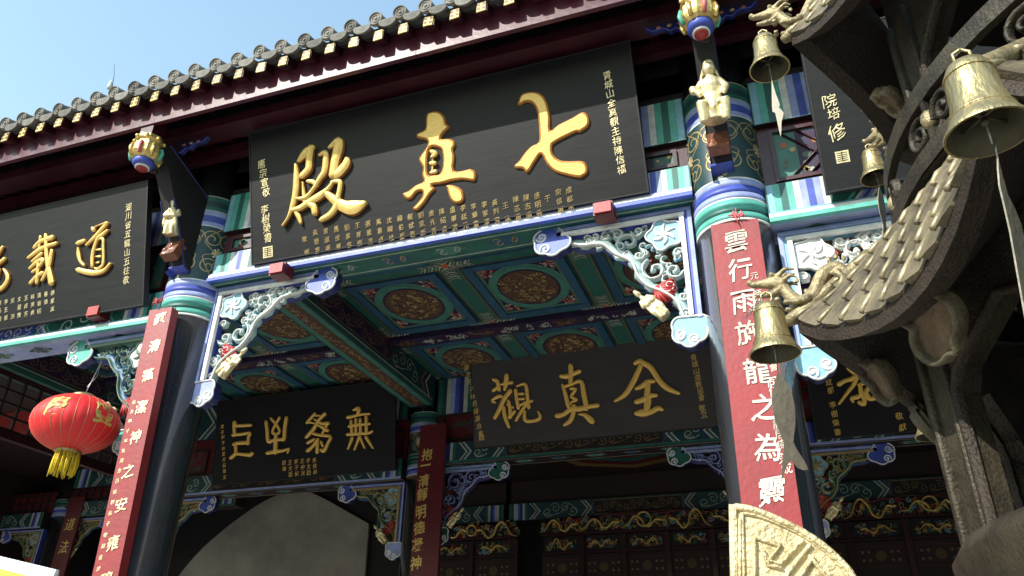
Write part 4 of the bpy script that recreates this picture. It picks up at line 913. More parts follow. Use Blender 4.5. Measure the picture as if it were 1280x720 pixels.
GUAN = [[(110,125,35),(150,150,40),(165,230,40)],[(105,240,35),(160,200,30)],[(245,80,45),(240,150,50),(225,230,30)],[(190,175,25),(300,155,35)],[(120,365,25),(90,345,25),(150,305,35),(190,300,30)],[(285,245,45),(220,330,45),(175,430,45),(120,530,35)],[(215,420,35),(230,520,40),(270,625,30)],[(265,350,30),(280,420,35),(285,520,40)],[(250,390,20),(310,420,25)],[(330,460,30),(275,525,35)],[(340,235,35),(350,320,35),(370,425,35)],[(355,195,20),(430,170,28),(455,210,35),(465,300,35),(480,420,35)],[(375,275,25),(420,275,28)],[(375,330,22),(425,328,28)],[(380,400,25),(440,370,28),(515,350,25)],[(460,380,30),(400,460,32),(345,555,28)],[(435,460,30),(440,550,35),(500,565,32),(580,545,35),(600,510,30),(580,465,20)]]
traced(m_pl, T, QUAN, 760, 440, 8, h=.04, k=1.2, key='ochre_paint', edge='ochre_edge'); traced(m_pl, T, ZH2, 685, 450, 8, h=.04, k=1.2, key='ochre_paint', edge='ochre_edge'); traced(m_pl, T, GUAN, 605, 460, 8.475, h=.04, k=1.15, key='ochre_paint', edge='ochre_edge')
px_col(m_pl, T, '青城山道教協會', (867, 447), (877, 497), .085, key='gold_leaf', h=.003); px_col(m_pl, T, '敬立', (878, 510), (880, 518), .085, key='gold_leaf', h=.003)
px_col(m_pl, T, '歲次丙子秋月', (583, 460), (593, 505), .08, key='gold_leaf', h=.003); px_col(m_pl, T, '楊嘉自書', (595, 514), (601, 542), .08, key='gold_leaf', h=.003); seal(m_pl, T, 602, 547, .07, 'gold_leaf')
bl = at(266, 606, 9.62)
w_pl, T = board('black plaque inside the left bay with four slim gold seal script characters', bl, (0, -.20, 1), 3.08, 1.27, 'plaque_black')
WU = [[(190,130,25),(250,112,45),(240,190,40)],[(110,225,35),(200,205,30),(300,185,26),(385,180,26)],[(125,340,30),(250,320,28),(390,305,26)],[(105,445,32),(250,435,30),(380,425,30),(425,400,20)],[(150,270,32),(160,430,32)],[(212,250,32),(212,430,28)],[(268,250,32),(272,430,32)],[(345,215,35),(348,420,32)],[(165,490,38),(112,630,18)],[(260,470,38),(195,640,18)],[(265,480,30),(322,615,20)],[(345,480,38),(430,615,22)]]
WEI = [[(200,125,32),(100,240,32)],[(330,130,40),(260,200,35),(180,330,40),(95,425,35)],[(200,150,20),(260,150,20)],[(110,235,25),(200,250,18),(280,290,30),(360,340,40)],[(200,200,22),(290,250,28),(370,250,40)],[(360,255,30),(290,390,28)],[(180,380,30),(260,400,28),(400,420,32),(370,500,32),(320,600,38),(280,590,30)],[(110,500,32),(190,455,28)],[(240,460,38),(170,550,32),(110,600,38)],[(235,460,35),(230,620,36)],[(280,490,30),(300,540,26)]]
C3 = [[(90,180,34),(105,300,36),(120,430,38),(200,410,28),(300,405,32),(320,390,38),(330,260,38),(350,130,38)],[(150,135,24),(215,210,30),(260,290,28),(230,335,28),(175,320,30),(180,270,28),(210,210,25),(260,125,28)],[(220,340,34),(215,430,45),(210,570,45)],[(105,580,34),(210,560,36),(300,550,28),(380,525,22)],[(360,575,20),(380,530,20)]]
C4 = [[(150,140,45),(145,220,34),(150,290,34),(130,300,30)],[(165,180,30),(355,170,28)],[(140,295,28),(250,285,28),(345,270,28),(325,330,30),(320,405,36)],[(140,415,34),(200,400,34),(320,395,34)],[(160,420,34),(160,530,34),(100,590,34)],[(160,535,30),(260,545,30),(350,550,36),(385,530,20)],[(340,570,20),(360,520,20)]]
for cc, ox, oy in ((WU, 425, 500), (WEI, 375, 505), (C3, 325, 510), (C4, 280, 515)): traced(w_pl, T, cc, ox, oy, 10.28, h=.045, k=1.25, key='ochre_paint', edge='ochre_edge')
px_col(w_pl, T, '歲次甲子仲夏月日敬立', (278, 533), (281, 596), .06, key='ochre_paint', h=.003)
for i, nm in enumerate(['弟信林', '李文臣', '王仲光', '李子紀', '王文臣', '劉琳 ']): px_col(w_pl, T, nm, (393 - i * 7.6, 575 + i * .7), (394 - i * 7.6, 590 + i * .7), .07, key='ochre_paint', h=.003)
bl = at(1022, 548, 9.62)
j_pl, T = board('dim black plaque inside the right bay with one swirling ochre character showing', bl, (0, -.20, 1), 3.2, 1.15, 'plaque_black')
JIAO = [[(258,70,10),(280,110,45),(320,150,74)],[(240,160,44),(300,195,74)],[(150,325,50),(210,290,42),(280,270,50),(340,230,50),(410,200,40)],[(330,230,60),(300,320,42),(240,400,36),(150,520,25)],[(350,330,40),(440,300,45),(480,300,35)],[(430,215,34),(500,255,46),(480,330,52),(420,400,45),(460,470,40)],[(520,262,30),(570,280,38),(600,320,38),(560,370,42)],[(480,310,42),(540,370,60),(620,415,80),(700,432,96),(805,430,40)],[(620,420,60),(540,450,52),(450,470,42),(400,410,35)],[(360,330,35),(370,400,50),(400,470,46),(395,520,50),(350,505,40)],[(400,400,30),(340,450,46),(280,465,42),(290,500,25)]]
traced(j_pl, T, JIAO, 1030, 440, 8, h=.04, k=1.15, key='ochre_paint', edge='ochre_edge'); traced(j_pl, T, [[(925,480,30),(1000,500,50),(1060,470,40)]], 1030, 440, 8, h=.03)
px_col(j_pl, T, '丁丑', (1031, 453), (1033, 464), .08, key='ochre_paint', h=.003); px_col(j_pl, T, '成都', (1036, 478), (1038, 488), .08, key='ochre_paint', h=.003); px_col(j_pl, T, '李樹榮書', (1041, 506), (1047, 540), .08, key='ochre_paint', h=.003); px_col(j_pl, T, '敬獻', (1124, 520), (1128, 534), .085, key='ochre_paint', h=.003)

# ================================================================== COUPLET BOARDS
# right, sunlit
TLp = Vector((-.262, 4.70, 4.575)); t = thing('couplet_board', 'broad rosy red couplet board with cream characters tied to the right front column', 'couplet', (TLp.x, 4.7, 1.7))
T = frame(TLp, (1, -.0, -.012), (0.006, 0, 1)); mb = M(); mb.box(0, .315, -2.9, 0, -.03, 0, 'couplet_red', T); mb.build('board', t)
for ch, x, y_ in zip('雲行雨施龍之為靈', (920, 925, 930, 936, 946, 955, 959, 965), (302, 337, 377, 416, 464, 509, 559, 614)):
    mb = M(); u, v = atp(x, y_, T); put(mb, ch, T, u, v, .17, 'ink_white', h=.004, bold=.012, shear=.06); mb.build('character', t)
px_col(t, T, '元天師陸十四', (943, 345), (953, 402), .055, key='ink_white', h=.0025); px_col(t, T, '道觀協會', (962, 425), (967, 459), .055, key='ink_white', h=.0025)
px_col(t, T, '同仁重建', (965, 478), (971, 508), .06, key='ink_white', h=.0025); px_col(t, T, '龍居庵', (972, 530), (978, 556), .062, key='ink_white', h=.0025); px_col(t, T, '落成', (980, 573), (983, 586), .065, key='ink_white', h=.0025)
def bow(parent, c, key='red'):
    mb = M(); c = Vector(c)
    for k in range(9):
        a = random.uniform(0, 6.28); l = random.uniform(.02, .055)
        mb.tube([c, c + Vector((l * math.cos(a), -.02, l * abs(math.sin(a)) - .01)), c + Vector((l * 1.5 * math.cos(a + .4), -.015, l * 1.2 * math.sin(a + .4)))], [.007, .009, .003], key, 5)
    mb.tube([c, c + Vector((0, .03, .10))], .004, key, 5); mb.build('ribbon', parent)
bow(t, at(921, 272, 4.69), 'pink')
# left, sunlit, hung slightly askew
A, B = Vector((-5.015, 4.60, 4.60)), Vector((-5.13, 4.60, 2.43)); up = (A - B).normalized()
t = thing('couplet_board', 'narrow red couplet board with small gold characters on the left front column', 'couplet', (-5.1, 4.6, 1.7))
T = frame(A, (1, .10, .05), up); mb = M(); mb.box(0, .22, -2.9, 0, -.09, 0, 'couplet_red', T); mb.build('board', t)
for ch, v in zip('蘋清藻潔神之安雍穆', (.10, .36, .62, .90, 1.15, 1.42, 1.68, 1.96, 2.22)):
    mb = M(); put(mb, ch, T, .125, -v, .11, 'gold_pale', h=.004, bold=.012, shear=.12); mb.build('character', t)
column_text(t, T, '歲次甲子年秋月吉日道觀弟子敬獻重建落成', ((.042, -.85), (.044, -2.3)), .034, 'gold_pale', h=.0025)
bow(t, (-4.93, 4.6, 4.66), 'red')
# inner, dark
t = thing('couplet_board', 'dark maroon couplet board with gilt characters on the inner column between the bays', 'couplet', (-4.9, 9.6, 1.5))
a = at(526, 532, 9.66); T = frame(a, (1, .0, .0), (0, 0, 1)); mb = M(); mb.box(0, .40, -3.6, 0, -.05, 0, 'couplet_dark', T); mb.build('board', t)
for ch, x, y_ in zip('抱一清靜明德凝神', (534, 532, 530, 528, 526, 524, 522, 520), (568, 582, 601, 618, 640, 660, 681, 704)):
    mb = M(); u, v = atp(x, y_, T); put(mb, ch, T, u, v, .175, 'gold_leaf', h=.004, bold=.012, shear=.1); mb.build('character', t)
t = thing('couplet_board', 'dark couplet board with sparse gold characters at lower left beyond the lantern', 'couplet', (-14.3, 12.3, 1.5))
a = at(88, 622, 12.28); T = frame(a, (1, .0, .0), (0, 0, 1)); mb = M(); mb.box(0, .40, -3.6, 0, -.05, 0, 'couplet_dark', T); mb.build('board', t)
for ch, v in zip('道法自然', (.55, 1.0, 1.6, 2.2)): mb = M(); put(mb, ch, T, .2, -v, .25, 'gold_leaf', h=.004); mb.build('character', t)
# ================================================================== LANTERN
c = at(95, 530, 4.55); Rl, Rz = .335, .235
t = thing('paper_lantern', 'round red lantern with gold characters and yellow tassels hanging in the left bay', 'lantern', c)
TT = Matrix.Translation(c); mb = M(); nR = 24; vs = []; nz = 16
for i in range(nz + 1):
    ph = math.pi * (.09 + .82 * i / nz) - math.pi / 2
    for k in range(nR * 3):
        a = 2 * math.pi * k / (nR * 3); pl = 1 - .016 * (1 if k % 3 == 0 else 0)
        vs.append((Rl * math.cos(ph) * math.cos(a) * pl, Rl * math.cos(ph) * math.sin(a) * pl, Rz * math.sin(ph)))
n_ = nR * 3; mb.add(vs, [(i * n_ + k, i * n_ + (k + 1) % n_, (i + 1) * n_ + (k + 1) % n_, (i + 1) * n_ + k) for i in range(nz) for k in range(n_)], 'lantern_red', TT, True); mb.build('shade', t)
mb = M()
for k in range(nR):
    a = 2 * math.pi * k / nR; mb.tube([TT @ Vector((Rl * .99 * math.cos(p) * math.cos(a), Rl * .99 * math.cos(p) * math.sin(a), Rz * math.sin(p))) for p in [math.pi * (.09 + .82 * i / 12) - math.pi / 2 for i in range(13)]], .0022, 'gold_line', 4)
mb.build('rib', t)
for ch, az in (('慶', -1.25), ('豐', -.12)):
    mb = M(); vs, fs = glyph(ch, .03); q = []
    for x, y_, _ in vs:
        a = az + x * .52; p = y_ * .80 + .22; q.append((Rl * 1.006 * math.cos(p) * math.cos(a), Rl * 1.006 * math.cos(p) * math.sin(a), Rz * 1.01 * math.sin(p)))
    mb.add(q, fs, 'yellow_paint', TT); mb.build('character', t)
mb = M(); mb.lathe([(.001, .25), (.08, .25), (.095, .238), (.098, .222), (.08, .218)], 'brass', 24, TT); mb.build('cap', t); mb = M(); mb.lathe([(.098, -.218), (.102, -.236), (.08, -.25), (.001, -.25)], 'brass', 24, TT); mb.build('cap', t)
mb = M()
for k in range(90):
    a = random.uniform(0, 6.28); r_ = random.uniform(.045, .095); x, y_ = r_ * math.cos(a), r_ * math.sin(a); l = random.uniform(.15, .20)
    mb.tube([TT @ Vector((x, y_, -.24)), TT @ Vector((x * 1.08, y_ * 1.08, -.24 - l * .5)), TT @ Vector((x * random.uniform(.95, 1.15), y_ * random.uniform(.95, 1.15), -.24 - l))], [.004, .0045, .003], 'tassel', 4)
mb.build('tassel', t)
mb = M(); top = at(127, 452, 4.75)
mb.tube([TT @ Vector((0, 0, .25)), TT @ Vector((.012, .015, .36)), top], .004, 'wire', 5); mb.tube([TT @ Vector((0, 0, .32)), (c + top) / 2 + Vector((.035, 0, .13)), top], .003, 'wire', 5); mb.build('hanging_wire', t)
# ================================================================== INCENSE BURNER
OX, OY = 1.26, 1.932; A0 = 177.2
def hx(r, ang, z): a = math.radians(ang); return Vector((OX + r * math.cos(a), OY + r * math.sin(a), z))
bn = thing('incense_burner', 'tall eight sided iron incense burner pagoda with scale tiled roofs at the right', 'burner', (OX, OY, 0))
def roof_tier(R_, Z, rt, zt, tiles, rows=5, cols=10, sag=.15, lift=.0):
    def surf(i, s_, t_):
        a = hx(R_, A0 + 45 * i, Z); b = hx(R_, A0 + 45 * (i + 1), Z); p = a.lerp(b, s_); p.z -= (sag if i != 7 else sag * .5) * (4 * s_ * (1 - s_)) ** .8
        ctr = Vector((OX, OY, p.z)); p = p + (ctr - p) * (.05 * 4 * s_ * (1 - s_))
        a2 = hx(rt, A0 + 45 * i, zt); b2 = hx(rt, A0 + 45 * (i + 1), zt); q = a2.lerp(b2, s_)
        m = p.lerp(q, t_); return m
    sh = M(); n = 12
    for i in range(8):
        vs = [surf(i, s_ / n, t_ / 6) for t_ in range(7) for s_ in range(n + 1)]; k = n + 1
        sh.add(vs, [(t_ * k + s_, t_ * k + s_ + 1, (t_ + 1) * k + s_ + 1, (t_ + 1) * k + s_) for t_ in range(6) for s_ in range(n)], 'iron')
        # rim
        rim = [surf(i, s_ / n, 0) for s_ in range(n + 1)]
        vs = rim + [p + Vector((0, 0, -.035)) for p in rim] + [p + (Vector((OX, OY, p.z)) - p).normalized() * .05 + Vector((0, 0, -.03)) for p in rim]
        sh.add(vs, [(s_, s_ + k, s_ + k + 1, s_ + 1) for s_ in range(n)] + [(s_ + k, s_ + 2 * k, s_ + 2 * k + 1, s_ + k + 1) for s_ in range(n)], 'iron_rust')
        # soffit
        inn = [(surf(i, s_ / n, 0) - Vector((OX, OY, 0))) for s_ in range(n + 1)]
        vs = [p + (Vector((OX, OY, p.z)) - p).normalized() * .05 + Vector((0, 0, -.03)) for p in rim] + [Vector((OX + p.x * .80, OY + p.y * .80, p.z * .35 + (Z + .06) * .65)) for p in inn]
        sh.add(vs, [(s_, s_ + k, s_ + k + 1, s_ + 1) for s_ in range(n)], 'iron')
    o = sh.build('roof_shell', bn)
    for i in range(8):
        rg = M(); pts = [surf(i, 0, t_ / 6) + Vector((0, 0, .012)) for t_ in range(7)]; d = (pts[0] - pts[1]).normalized()
        rg.tube([pts[0] + d * .035 + Vector((0, 0, .01))] + pts, [.014, .022] + [.02] * 6, 'iron_gilt', 7)
        rg.build('hip_ridge', bn)
    for i in range(8):
        one = i in tiles; mbx = M()
        for r_ in range(rows):
            for c_ in range(cols):
                s0 = (c_ + (.5 if r_ % 2 else 0)) / cols; s1 = s0 + 1 / cols
                if s1 > 1.001: continue
                t0 = r_ / rows * .98; t1 = min(1, t0 + 1.45 / rows)
                sm_ = (s0 + s1) / 2; cn = (surf(i, min(1, sm_ + .01), t0) - surf(i, sm_, t0)).cross(surf(i, sm_, min(1, t0 + .05)) - surf(i, sm_, t0)).normalized()
                if cn.z < 0: cn = -cn
                q = M() if one else mbx
                e = [(s0 + .04 / cols, t0 + .22 / rows, .020), (s0 + .20 / cols, t0 + .02 / rows, .017), (s0 + .48 / cols, t0 - .12 / rows, .014), (s0 + .78 / cols, t0 - .02 / rows, .008), (s1, t0 + .22 / rows, .003)]
                lo_ = [surf(i, max(0, min(1, a)), max(0, b)) + cn * h_ for a, b, h_ in e]; hi = [surf(i, max(0, min(1, a)), t1) + cn * (h_ * .45) for a, b, h_ in e]; un = [surf(i, max(0, min(1, a)), max(0, b) + .002) + cn * .001 for a, b, h_ in e]
                q.add(lo_ + hi + un, [(k_, k_ + 1, 5 + k_ + 1, 5 + k_) for k_ in range(4)] + [(10 + k_, 11 + k_, k_ + 1, k_) for k_ in range(4)], 'tile_bronze')
                q.tube([surf(i, max(0, min(1, s0 + .08 / cols)), max(0, min(1, tt))) + cn * hh_ for tt, hh_ in ((t0 + .06 / rows, .020), (t0 + .5 / rows, .017), (t1 - .35 / rows, .010))], [.008, .007, .005], 'gilt_edge', 5)
                if one: q.build('roof_tile', o)
        if not one: mbx.build('roof_tiles', o, kind='stuff')
    return surf
s1 = roof_tier(1.182, 2.52, .972, 2.67, (0,), rows=4, cols=10)
s2 = roof_tier(1.053, 3.507, .85, 3.72, (), rows=4, cols=9, sag=.12)
# body walls
def wall_face(i, r_, z0, z1, opening=True, mat='iron_grey'):
    a, b = hx(r_, A0 + 45 * i, z0), hx(r_, A0 + 45 * (i + 1), z0); W = (b - a).length; H = z1 - z0
    T = frame(b, (a - b), (0, 0, 1)); ctr = Vector((OX, OY, z0))
    if (T.to_3x3() @ Vector((0, 0, 1))).dot((a + b) / 2 - ctr) < 0: T = frame(a, (b - a), (0, 0, 1))
    mb = M(); outer = [(0, 0), (W, 0), (W, H), (0, H)]; hole = []
    if opening:
        m = W * .17; y1_ = H * .60
        hole = [[(m, .02), (W - m, .02), (W - m, y1_ * .8), (W - m - .03, y1_ * .92), (W * .68, y1_), (W * .5, y1_ * 1.13), (W * .32, y1_), (m + .03, y1_ * .92), (m, y1_ * .8)]]
    mb.prism(outer, -.05, 0, mat, T, holes=hole)
    if opening: mb.stroke([(p[0], p[1], .022) for p in hole[0]], 'iron_rust', T, z0=-.004, h=.022, closed=True)
    o = mb.build('wall_panel', bn)
    # raised jamb mouldings
    for u in (.012, .10, W - .10, W - .012): q = M(); q.stroke([(u, .0, .018), (u, H * .78, .018)], 'iron_grey', T, z0=-.002, h=.018); q.build('moulding', o)
    return T, W, H
def ruyi(T, c, s_, rot, key='iron_rust', z=0):
    ca, sa = math.cos(rot), math.sin(rot)
    pts = [(0, 1.15), (.18, .92), (.42, .88), (.56, .66), (.50, .42), (.80, .30), (1.0, .05), (.92, -.30), (.62, -.52), (.22, -.60), (0, -.75)]
    pts = pts + [(-x, y_) for x, y_ in pts[-2:0:-1]]; pts = smoothline(pts + [pts[0]], 3)[:-1]
    pp = [(c[0] + s_ * (x * ca - y_ * sa), c[1] + s_ * (x * sa + y_ * ca)) for x, y_ in pts]
    mb = M(); mb.prism(pp, z, z + .02, 'cartouche', T); mb.stroke([(p[0], p[1], .017) for p in pp], 'tile_bronze', T, z0=z + .012, h=.028, closed=True); mb.build('leaf_cartouche', bn)
for i in range(8): T, W, H = wall_face(i, .92, 1.93, 2.58)
for i in range(8): T, W, H = wall_face(i, .78, 2.70, 3.62)
# leaf-shaped cartouches under both eaves, tipped towards the ground
def tipped(ang, r_, z, s_, rot=0, tip=.55):
    a = math.radians(ang); p = Vector((OX + r_ * math.cos(a), OY + r_ * math.sin(a), z)); n = Vector((math.cos(a), math.sin(a), -tip)).normalized(); u = Vector((-math.sin(a), math.cos(a), 0)); v = n.cross(u)
    T = frame(p, u, v); ruyi(T, (0, 0), s_, rot)
for k in range(8): tipped(A0 + 45 * k + 19, .95, 2.325, .095, rot=.25, tip=.45); tipped(A0 + 45 * k - 14, .80, 3.33, .062, tip=.8)
p = Vector((OX + 1.0 * math.cos(math.radians(167)), OY + 1.0 * math.sin(math.radians(167)), 2.40)); n = Vector((-.85, -.10, -.55)).normalized(); u = Vector((.10, -.85, 0)).normalized()
ruyi(frame(p, u, n.cross(u)), (0, 0), .075, .35)
# railing ring between the tiers, base ring, pedestal
TTb = Matrix.Translation((OX, OY, 0))
mb = M(); mb.lathe([(.885, 2.70), (.91, 2.70), (.91, 2.75), (.885, 2.75), (.885, 2.70)], 'iron_grey', 64, TTb, smooth=False); mb.build('lower_ring', bn)
mb = M(); mb.lathe([(.875, 2.875), (.895, 2.875), (.895, 2.925), (.875, 2.925), (.875, 2.875)], 'iron_grey', 64, TTb, smooth=False); mb.build('upper_ring', bn)
mb = M(); mb.lathe([(.76, 2.675), (.925, 2.675)], 'iron', 64, TTb); mb.build('ring_floor', bn)
for k in range(16):
    a = A0 + 22.5 * k; p = hx(.885, a, 2.75); tg = Vector((-math.sin(math.radians(a)), math.cos(math.radians(a)), 0)); T = frame(p, tg, (0, 0, 1)); mb = M()
    mb.stroke(spiral(-.05, .06, .05, 1.6, 0, 1), 'iron_grey', T, z0=-.01, h=.02, w=.014); mb.stroke(spiral(.06, .06, .045, 1.5, 3.1, -1), 'iron_grey', T, z0=-.01, h=.02, w=.014)
    mb.box(-.008, .008, 0, .14, -.008, .008, 'iron_grey', T); mb.ell((0, .07, .0), (.02, .028, .02), 'iron_gilt', T); mb.build('scroll_baluster', bn)
mb = M(); mb.lathe([(.80, 1.80), (.90, 1.80), (.945, 1.83), (.955, 1.90), (.93, 1.935), (.80, 1.935)], 'iron_grey', 64, TTb); mb.build('base_ring', bn)
mb = M(); mb.lathe([(.80, 1.80), (.72, 1.6), (.85, 1.2), (.80, .7), (1.0, .5), (1.05, .3), (1.15, .28), (1.15, .0)], 'iron', 32, TTb); mb.build('pedestal', bn)
mb = M(); mb.lathe([(.72, 3.80), (.40, 4.0), (.30, 4.2), (.34, 4.3), (.12, 4.5), (.001, 4.7)], 'iron', 24, TTb); mb.build('finial', bn)
for z in (1.94, 2.70): mb = M(); mb.lathe([(.001, z), (.90 if z < 2.5 else .76, z)], 'iron', 32, TTb); mb.build('deck', bn)
# dragons at the roof corners
def dragon():
    f = M(); k = 'iron_gilt'
    body = smoothline([(-.02, 0, .02), (.035, 0, .005), (.07, 0, .03), (.07, 0, .075), (.04, 0, .105), (.05, 0, .14), (.09, 0, .15)], 4)
    f.tube([(a - .02, b, c_) for a, b, c_ in smoothline([(-.115, 0, .085), (-.10, 0, .04), (-.07, 0, .01), (-.03, 0, .02), (-.005, 0, .06), (.02, 0, .10), (.06, 0, .11), (.085, 0, .075), (.09, 0, .045), (.12, 0, .03), (.145, 0, .055), (.14, 0, .09), (.115, 0, .10)], 4)],
           [.018 + .010 * math.sin(math.pi * min(1, i / 30)) - (.012 if i > 40 else 0) for i in range(49)], k, 8)
    # head with open jaw, facing -x
    f.tube([(-.13, 0, .085), (-.16, 0, .095), (-.20, 0, .098), (-.235, 0, .10)], [.026, .026, .018, .013], k, 8, squash=.9); f.ell((-.238, 0, .108), (.012, .016, .011), k)
    f.tube([(-.135, 0, .07), (-.17, 0, .055), (-.205, 0, .055), (-.225, 0, .06)], [.02, .014, .011, .007], k, 8)
    for s_ in (-1, 1):
        f.ell((-.165, s_ * .018, .118), (.010, .009, .010), k); f.tube([(-.15, s_ * .015, .11), (-.12, s_ * .02, .13), (-.09, s_ * .018, .125)], [.009, .008, .004], k, 6)
        f.tube([(-.13, s_ * .02, .09), (-.105, s_ * .03, .10), (-.085, s_ * .028, .085)], [.010, .008, .003], k, 6)
        f.tube([(-.06, s_ * .02, .01), (-.10, s_ * .03, .0), (-.14, s_ * .03, .005)], [.014, .012, .01], k, 6)
        for c_ in (-1, 0, 1): f.ell((-.158, s_ * .03 + c_ * .011, .008 + .006 * abs(c_)), (.013, .006, .008), k, n=6)
        f.tube([(.03, s_ * .02, .09), (.05, s_ * .035, .055), (.03, s_ * .035, .02)], [.015, .012, .009], k, 6); f.ell((.02, s_ * .035, .012), (.018, .012, .008), k, n=6)
    for i in range(9):
        a, z = (-.09 + i * .022), (.075, .03, .0, .05, .10, .135, .14, .13, .10)[i]; f.ell((a, 0, z + .015), (.009, .004, .012), k, n=6)
    f.tube([(-.02, 0, -.005), (-.01, 0, -.02), (.03, 0, -.02)], [.02, .024, .02], k, 8)
    return remeshed(f, 'dragon', .0042, k, 1)
DR = dragon()
def bell_mesh():
    b = M(); prof = [(.001, .135), (.012, .135), (.028, .128), (.034, .115), (.036, .09), (.038, .06), (.043, .035), (.052, .014), (.060, .002), (.060, -.002)]
    b.lathe(prof, 'brass', 40); b.lathe([(.0565, -.002), (.048, .014), (.039, .035), (.034, .06), (.031, .09), (.02, .12), (.001, .122)], 'brass_dark', 40); b.lathe([(.060, -.002), (.0565, -.002)], 'brass', 40)
    for z, r_ in ((.108, .0355), (.03, .0455)): b.lathe([(r_, z + .002), (r_ + .0012, z + .001), (r_ + .0012, z - .001), (r_, z - .002)], 'brass', 40)
    return b.mesh('body')
BELL = bell_mesh()
def fish_mesh(kind):
    d = M(); T = frame((0, 0, 0), (1, 0, 0), (0, 0, 1))
    if kind == 0: pts = [(0, 0), (.022, -.035), (.030, -.08), (.026, -.13), (.018, -.165), (.035, -.20), (.045, -.225), (.022, -.222), (.008, -.205), (-.006, -.225), (-.018, -.25), (-.010, -.20), (-.004, -.165), (-.018, -.12), (-.022, -.07), (-.012, -.03)]
    elif kind == 1: pts = [(0, 0), (.006, -.05), (.014, -.09), (.010, -.10), (.022, -.12), (.012, -.15), (.004, -.20), (-.002, -.12), (-.010, -.115), (-.006, -.06)]
    else: pts = [(0, .0), (.008, -.06), (.03, -.10), (.028, -.24), (.012, -.30), (-.006, -.32), (-.004, -.12), (-.010, -.05)]
    d.prism(smoothline(pts + [pts[0]], 2)[:-1], -.0012, .0012, 'tin' if kind != 1 else 'bone', T)
    d.tube([(0, 0, .03), (0, 0, 0)], .0015, 'wire', 4); return d.mesh('wind_plate')
def bell(px, py, dist, label, fish=None, sc=1.0, rotz=0, chain_to=None):
    d = ray(px, py); p = EYE + d * dist
    t = thing('wind_bell', label, 'bell', p, group='wind bells on the burner roofs'); t.scale = (sc, sc, sc)
    b = link('body', BELL, t); b.location = (0, 0, 0)
    q = M(); q.tube([(0, 0, .133), (-.012, 0, .143), (-.012, 0, .158), (0, 0, .166), (.012, 0, .158), (.012, 0, .143), (0, 0, .133)], .003, 'brass', 6)
    if chain_to is not None:
        e = (Vector(chain_to) - p) / sc; s0 = Vector((0, 0, .166)); n = max(2, int((e - s0).length / .014))
        for i in range(n):
            m = s0.lerp(e, (i + .5) / n); TT_ = Matrix.Translation(m) @ ((e - s0).to_track_quat('Z', 'Y').to_matrix().to_4x4()) @ Matrix.Rotation(i % 2 * math.pi / 2, 4, 'Z')
            q.tube([TT_ @ Vector((.004 * math.cos(a), 0, .009 * math.sin(a))) for a in [k * math.pi / 4 for k in range(9)]], .0013, 'wire', 5)
    o = q.build('hanging_loop', t); o.location = (0, 0, 0)
    q = M()
    for a in (.6, .6 + math.pi / 2): q.tube([(.045 * math.cos(a), .045 * math.sin(a), .03), (-.045 * math.cos(a), -.045 * math.sin(a), .03)], .0032, 'brass_dark', 6)
    q.tube([(0, 0, .1), (0, 0, .02), (0, 0, -.02)], .0015, 'wire', 5); q.ell((0, 0, .02), .007, 'brass_dark'); o = q.build('clapper', t); o.location = (0, 0, 0)
    if fish is not None:
        f = link('wind_plate', FISH[fish], t); f.location = (0, 0, -.045); f.rotation_euler = (.12, 0, rotz)
    return p
FISH = [fish_mesh(k) for k in range(3)]
cA2 = hx(1.182, A0, 2.52); cC2 = hx(1.182, A0 + 45, 2.52); cB2 = hx(1.182, A0 - 45, 2.52); cA1 = hx(1.053, A0, 3.507); cB1 = hx(1.053, A0 - 45, 3.507)
dz = lambda p: (p - EYE).dot(CZ)
for i, (cc, ang, R_) in enumerate(((cA2, A0, 1.2), (cC2, A0 + 45, 1.2), (cB2, A0 - 45, 1.2), (cA1, A0, 1.05), (cB1, A0 - 45, 1.05), (hx(1.053, A0 + 45, 3.507), A0 + 45, 1), (hx(1.182, A0 + 90, 2.52), A0 + 90, 1))):
    a = math.radians(ang); out = Vector((math.cos(a), math.sin(a), 0))
    o = link('corner_dragon', DR, bn); yy = Vector((0, 0, 1)).cross(-out)
    m = Matrix((-out, -Vector((0, 0, 1)).cross(out), Vector((0, 0, 1)))).transposed().to_4x4(); k_ = .62 if i == 1 else .82
    if i == 1: m = Matrix.Rotation(math.radians(28), 4, 'Z') @ m
    m.translation = cc + out * (-.24 if i == 1 else -.09) + Vector((0, 0, .09 if i == 1 else .045)) - bn.location
    o.matrix_local = m @ Matrix.Diagonal((k_, k_, k_, 1))
def tip(ang, r_, z, ext=.13): return hx(r_ + ext, ang, z + .03)
bell(969, 442, dz(cA2) - .13, 'brass bell hanging below the dragon in front of the red couplet, fish plate under it', 0, 1.05, .4, tip(A0, 1.182, 2.52))
bell(1236, 166, dz(cC2) - .13, 'largest brass bell near the right edge of the picture', 2, 1.0, .9, None)
bell(1168, 545, dz(cB2), 'small pale bell partly behind the burner pillar, lowest of the bells', None, 1.0, 0, tip(A0 - 45, 1.182, 2.52, .05))
bell(962, 86, dz(cA1) - .1, 'brass bell under the top left dragon with a pale blade hanging from it', 1, 1.0, .3, tip(A0, 1.053, 3.507, .1))
bell(1096, 222, dz(cB1) + .05, 'small bell in front of the blue green painted beam with dull leaf plate', 0, 1.0, 1.0, tip(A0 - 45, 1.053, 3.507, .05))
